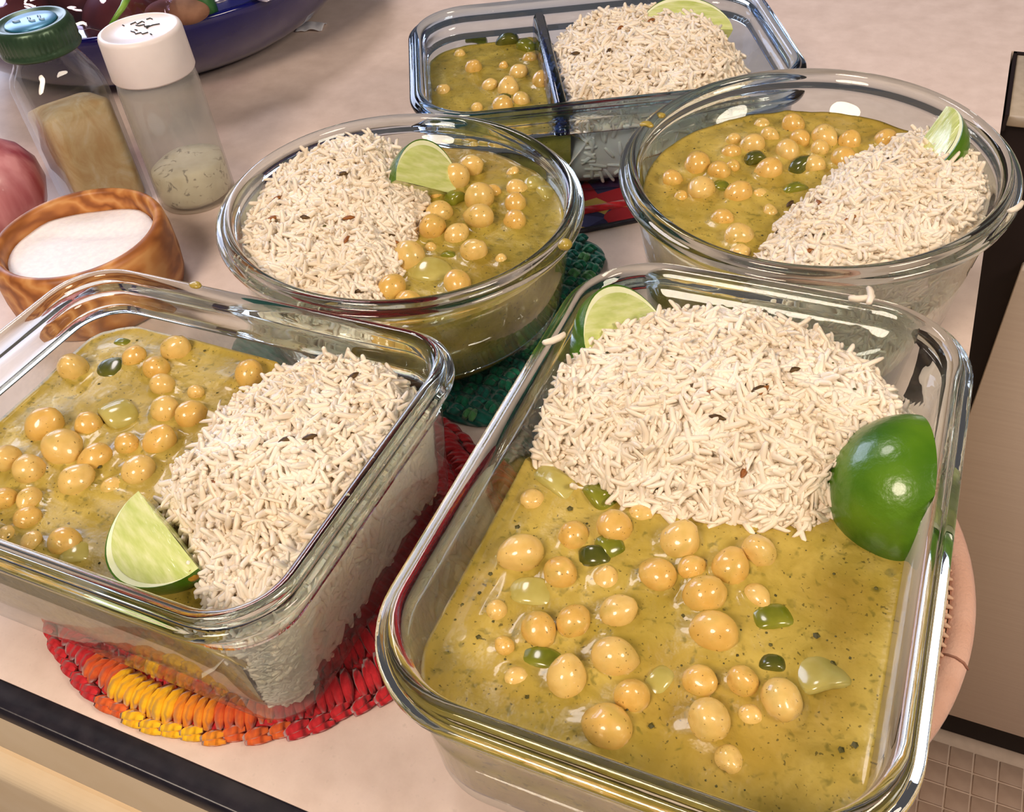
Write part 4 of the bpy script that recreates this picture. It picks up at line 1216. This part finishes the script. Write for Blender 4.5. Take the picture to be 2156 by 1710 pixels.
def mark(path, r, name, parent, mat, M):
    V, F = tube(path, r, 5); return build(name, V, F, mat, parent, M)
# three pale marks on the lid, as in the picture: a low dash and two upright strokes
ax = np.array([RIGHT[0], RIGHT[1]]); ax /= np.linalg.norm(ax)
ca, sa = ax[0], ax[1]; Rj = np.array([[math.cos(aj), math.sin(aj)], [-math.sin(aj), math.cos(aj)]])
def lidp(u, v): w_ = Rj @ (np.array([ca, sa]) * u + np.array([-sa, ca]) * v); return (w_[0], w_[1], 12.98)
for pth in ([(-1.05, -.05), (-.85, -.15), (-.6, -.05)], [(-.28, .38), (-.12, .25), (.0, -.10), (.22, -.25), (.4, -.18)], [(.28, .55), (.42, .5), (.62, .0), (.8, -.12), (.95, -.05)]):
    mark([lidp(*q) for q in pth], .075, 'lid_mark', lid, MT['lid_mark'], np.eye(4))
pw = [(1.6, .7, .50), (2.05, .7, .56), (2.2, .7, .8)] + [(2.22, .7, z) for z in (2, 4, 6)] + [(2.22, .7, 7.1), (2.12, .7, 7.35), (1.6, .7, 7.6), (.8, .5, 7.75)]
V, F = loft([jring(*q) for q in pw], caps=(True, True)); V = np.array(V)
V[:, 2] += np.where(V[:, 2] > 6.2, .28 * vnoise(V[:, :2], .9, 2) + .16 * V[:, 0], 0)
tag(build('spice_powder', V, F, MT['powder'], M=JM), 'tan spice powder filling the square glass jar', 'spice', kind='stuff')

# ------------------------------------------------------------------ shaker
SX = at(417, 411, 0)
SM = T(SX[0], SX[1], 0)
sh = empty('spice_shaker', SM)
tag(sh, 'frosted plastic shaker bottle with a white cap and scribbled writing on it', 'shaker')
V, F = lathe([(2.1, .06), (2.4, .0), (2.58, .1), (2.64, .35), (2.62, 2), (2.58, 8.2), (2.5, 8.8), (2.3, 9.1), (2.3, 10.5), (2.18, 10.5), (2.18, 9.0), (2.42, 8.6), (2.48, 8.0), (2.52, 2), (2.52, .5), (2.3, .3), (1.5, .28)], 64)
g = build('bottle', V, F, MT['frost'], sh); fix_normals(g)
V, F = lathe([(2.36, 9.05), (2.58, 9.03), (2.64, 9.15), (2.58, 11.55), (2.52, 11.74), (2.38, 11.82), (2.24, 11.82), (2.20, 11.77), (1.2, 11.77)], 72)
cap = build('cap', V, F, MT['white_plastic'], sh)
def capp(u, v): return (ca * u - sa * v, sa * u + ca * v, 11.80)
scrib = [[(-.75, .75), (-.5, 1.05), (-.3, .7), (-.1, 1.1), (.1, .9)], [(.1, 1.35), (.3, 1.5), (.5, 1.3)], [(-.35, .55), (-.1, .4), (.2, .55), (.3, .2), (.6, .3), (.55, -.1)],
         [(.45, .0), (.8, .35), (1.2, .45)], [(-.4, -.35), (-.1, -.55), (.05, -.85), (.35, -.7), (.5, -.95), (.8, -.75)], [(-.2, -.15), (.0, -.3)], [(1.0, -1.0), (1.15, -1.15)], [(-1.25, .75), (-1.1, .6)]]
for q in scrib: mark([capp(*p) for p in q], .034, 'handwriting', cap, MT['ink'], np.eye(4))
V, F = lathe([(2.1, .34), (2.40, .42), (2.47, .7), (2.48, 2.4), (2.42, 2.75), (1.4, 2.9)], 48); V = np.array(V)
V[:, 2] += np.where(V[:, 2] > 2.3, .35 * vnoise(V[:, :2], .7, 9) + .12 * V[:, 0], 0)
tag(build('seasoning', V, F, MT['cheese'], M=SM), 'pale seasoning with dark flecks at the bottom of the frosted shaker', 'seasoning', kind='stuff')

# ------------------------------------------------------------------ wooden salt cellar
WX = at(220, 614, 0); WM = T(WX[0], WX[1], 0)
V, F = lathe([(3.6, .02), (4.7, .0), (4.95, .15), (5.12, .6), (5.22, 1.8), (5.20, 3.2), (5.08, 4.1), (4.95, 4.35), (4.75, 4.46), (4.55, 4.42), (4.42, 4.25), (4.36, 3.8), (4.3, 2.5), (3.9, 1.3), (2.5, .9)], 72)
w = build('salt_cellar', V, F, MT['wood'], M=WM); fix_normals(w)
tag(w, 'round olive wood salt cellar behind the front left dish', 'bowl')
nr = 20; XY = []; F = []
n = 56
for k in range(nr): XY.append(circ(4.26 * (1 - k / nr), n))
XY = np.concatenate(XY + [np.zeros((1, 2))])
Z = 3.55 + .16 * vnoise(XY, .5, 21) - .35 * np.exp(-((XY[:, 0] * .3 - XY[:, 1] * .9 + 1.2) / .7) ** 2) * np.clip(1 - np.hypot(*XY.T) / 5, 0, 1) - .5 * np.clip((XY[:, 1] - 1.5) / 3, 0, 1) * np.clip(-XY[:, 0] / 3 + .3, 0, 1)
for k in range(nr - 1):
    for j in range(n): F.append((k * n + j, k * n + (j + 1) % n, (k + 1) * n + (j + 1) % n, (k + 1) * n + j))
for j in range(n): F.append(((nr - 1) * n + j, (nr - 1) * n + (j + 1) % n, nr * n))
V = np.column_stack([XY, Z]); b0 = len(V)
V = np.vstack([V, np.column_stack([circ(4.1, n), np.full(n, 2.2)])])
for j in range(n): F.append((j, b0 + j, b0 + (j + 1) % n, (j + 1) % n))
tag(build('salt', V, F, MT['salt'], M=WM), 'fine white salt heaped in the olive wood cellar', 'salt', kind='stuff')

# ------------------------------------------------------------------ red onion at the edge of the picture
OX = at(-18, 384, 3.5); OM = T(OX[0], OX[1], 0)
V, F = lathe([(.35, .25), (.9, .06), (1.9, .4), (2.8, 1.4), (3.25, 2.8), (3.15, 4.1), (2.5, 5.3), (1.5, 6.1), (.7, 6.6), (.4, 7.2), (.3, 7.9)], 40, lambda t, r, z: 1 + .02 * np.sin(7 * t))
tag(build('red_onion', V, F, MT['onion_skin'], M=OM), 'red onion with papery skin beside the square spice jar', 'onion')

# ------------------------------------------------------------------ blue bowl with produce
BX = (-67.2, 67.8)
bm_ = T(BX[0], BX[1], 0)
V, F = lathe([(9.5, .1), (10.5, .0), (11.9, .05), (12.3, .4), (13.7, .85), (15.7, 2.0), (17.5, 3.6), (18.7, 5.2), (19.35, 6.4), (19.55, 6.9), (19.5, 7.1), (19.2, 7.15), (18.9, 6.8), (17.8, 5.3), (16.2, 3.8), (14.2, 2.4), (12.0, 1.4), (6, 1.0)], 96)
bb = build('produce_bowl', V, F, MT['bowl_blue'], M=bm_); fix_normals(bb)
tag(bb, 'large glossy cobalt blue bowl of produce at the far left of the counter', 'bowl')
def lump(name, X, r, flat, mat, label, cat, seed, amp=.12, sc=1.4, sub=4, rz=0):
    bm = bmesh.new(); bmesh.ops.create_icosphere(bm, subdivisions=sub, radius=1.0)
    P = np.array([v.co[:] for v in bm.verts]); P *= (1 + amp * vnoise(P, sc, seed))[:, None]
    P = P * np.array(flat) * r
    for v, p in zip(bm.verts, P): v.co = Vector(p * S)
    me = bpy.data.meshes.new(name); bm.to_mesh(me); bm.free(); me.materials.append(mat)
    me.polygons.foreach_set('use_smooth', [True] * len(me.polygons))
    M = T(*X); M[:2, :2] = [[math.cos(rz), -math.sin(rz)], [math.sin(rz), math.cos(rz)]]
    return tag(share(name, me, None, M), label, cat)
for i, (px, py, z, r, w_) in enumerate(((70, -60, 7.6, 3.6, 'far left one of the'), (190, -30, 6.4, 3.5, 'middle one of the'), (20, 30, 5.6, 3.4, 'nearest one of the'), (270, 45, 5.6, 3.2, 'right hand one of the'))):
    lump('red_potato', at(px, py, z), r, (1.15, 1, .9), MT['potato'], f'{w_} dark red potatoes bagged in the blue bowl', 'potato', 70 + i)
def crumple(name, X, sx, sy, hgt, mat, label, cat, seed, parts=None, thick=.05, nx=46, rz=0, amp=.5):
    u = np.linspace(-1, 1, nx); U, W = np.meshgrid(u, u, indexing='ij'); Q = np.column_stack([U.ravel() * sx, W.ravel() * sy])
    z = hgt * (1 - np.clip(U.ravel() ** 2 + W.ravel() ** 2, 0, 1.6) * .7) + amp * np.abs(vnoise(Q, .9, seed)) + amp * .7 * np.abs(vnoise(Q, 1.9, seed + 1)) + .2 * amp * vnoise(Q, 4, seed + 2)
    n2 = nx * nx; V = np.vstack([np.column_stack([Q, z]), np.column_stack([Q, z - thick])]); F = []
    for i in range(nx - 1):
        for j in range(nx - 1):
            a = i * nx + j; q = (a, a + nx, a + nx + 1, a + 1); F.append(q); F.append(tuple(n2 + k for k in reversed(q)))
    edge = [i * nx for i in range(nx)] + [(nx - 1) * nx + j for j in range(1, nx)] + [i * nx + nx - 1 for i in range(nx - 2, -1, -1)] + [j for j in range(nx - 2, 0, -1)]
    for a, b in zip(edge, edge[1:] + edge[:1]): F.append((a, n2 + a, n2 + b, b))
    M = T(*X); M[:2, :2] = [[math.cos(rz), -math.sin(rz)], [math.sin(rz), math.cos(rz)]]
    o = build(name, V, F, mat, M=M, smooth=True); fix_normals(o); return tag(o, label, cat)
X = at(150, 10, 8.2); crumple('plastic_bag', X, 8.5, 8.0, 3.4, MT['film'], 'crinkled clear plastic bag over the dark red potatoes in the blue bowl', 'bag', 5, rz=.5, amp=1.0)
# leafy stem
X = at(268, 8, 10.6); st = empty('leafy_stem', T(*X)); tag(st, 'bright green leafy stem lying on the plastic bag in the blue bowl', 'herb')
V, F = tube([(-.2, -1.9, -.7), (.1, -.6, .0), (-.2, .8, .5), (-.8, 3, .9)], [.12, .2, .28, .3], 8); build('stalk', V, F, MT['leaf'], st)
for k, (x, y, a) in enumerate(((-.6, 1.0, 2.3), (.35, 1.6, 1.2))):
    u = np.linspace(0, 1, 9); rg = [np.array([[x + 2.2 * t * math.cos(a) - q * math.sin(a) * .8 * math.sin(PI * min(t * .98 + .02, 1)), y + 2.2 * t * math.sin(a) + q * math.cos(a) * .8 * math.sin(PI * min(t * .98 + .02, 1)), .5 + zz + .2 * abs(q)] for q, zz in ((-1, 0), (0, -.12), (1, 0), (0, -.05))]) for t in u]
    V, F = loft(rg, caps=(True, True)); build('leaf', V, F, MT['leaf'], st)
lump('brown_root', at(372, 26, 7.6), 1.5, (1.7, .8, .7), MT['brown_root'], 'brown root vegetable tip at the rim of the blue bowl', 'vegetable', 81, rz=.4)
lump('green_vegetable', at(418, 14, 7.4), 1.5, (1.0, .7, 1.1), MT['leaf_dark'], 'dark green vegetable between root and wrapper in the blue bowl', 'vegetable', 82, .2)
X = at(492, -14, 7.2); crumple('printed_wrapper', X, 3.6, 2.6, 1.0, MT['wrapper'], 'purple grey printed plastic wrapper in the blue bowl', 'wrapper', 15, rz=.5, amp=.5, nx=30)
X = at(655, 58, 0.06); crumple('garlic_skin', X, 1.25, .9, .25, MT['garlic_skin'], 'scrap of white papery skin on the counter beside the blue bowl', 'scrap', 25, rz=.3, amp=.25, nx=20)
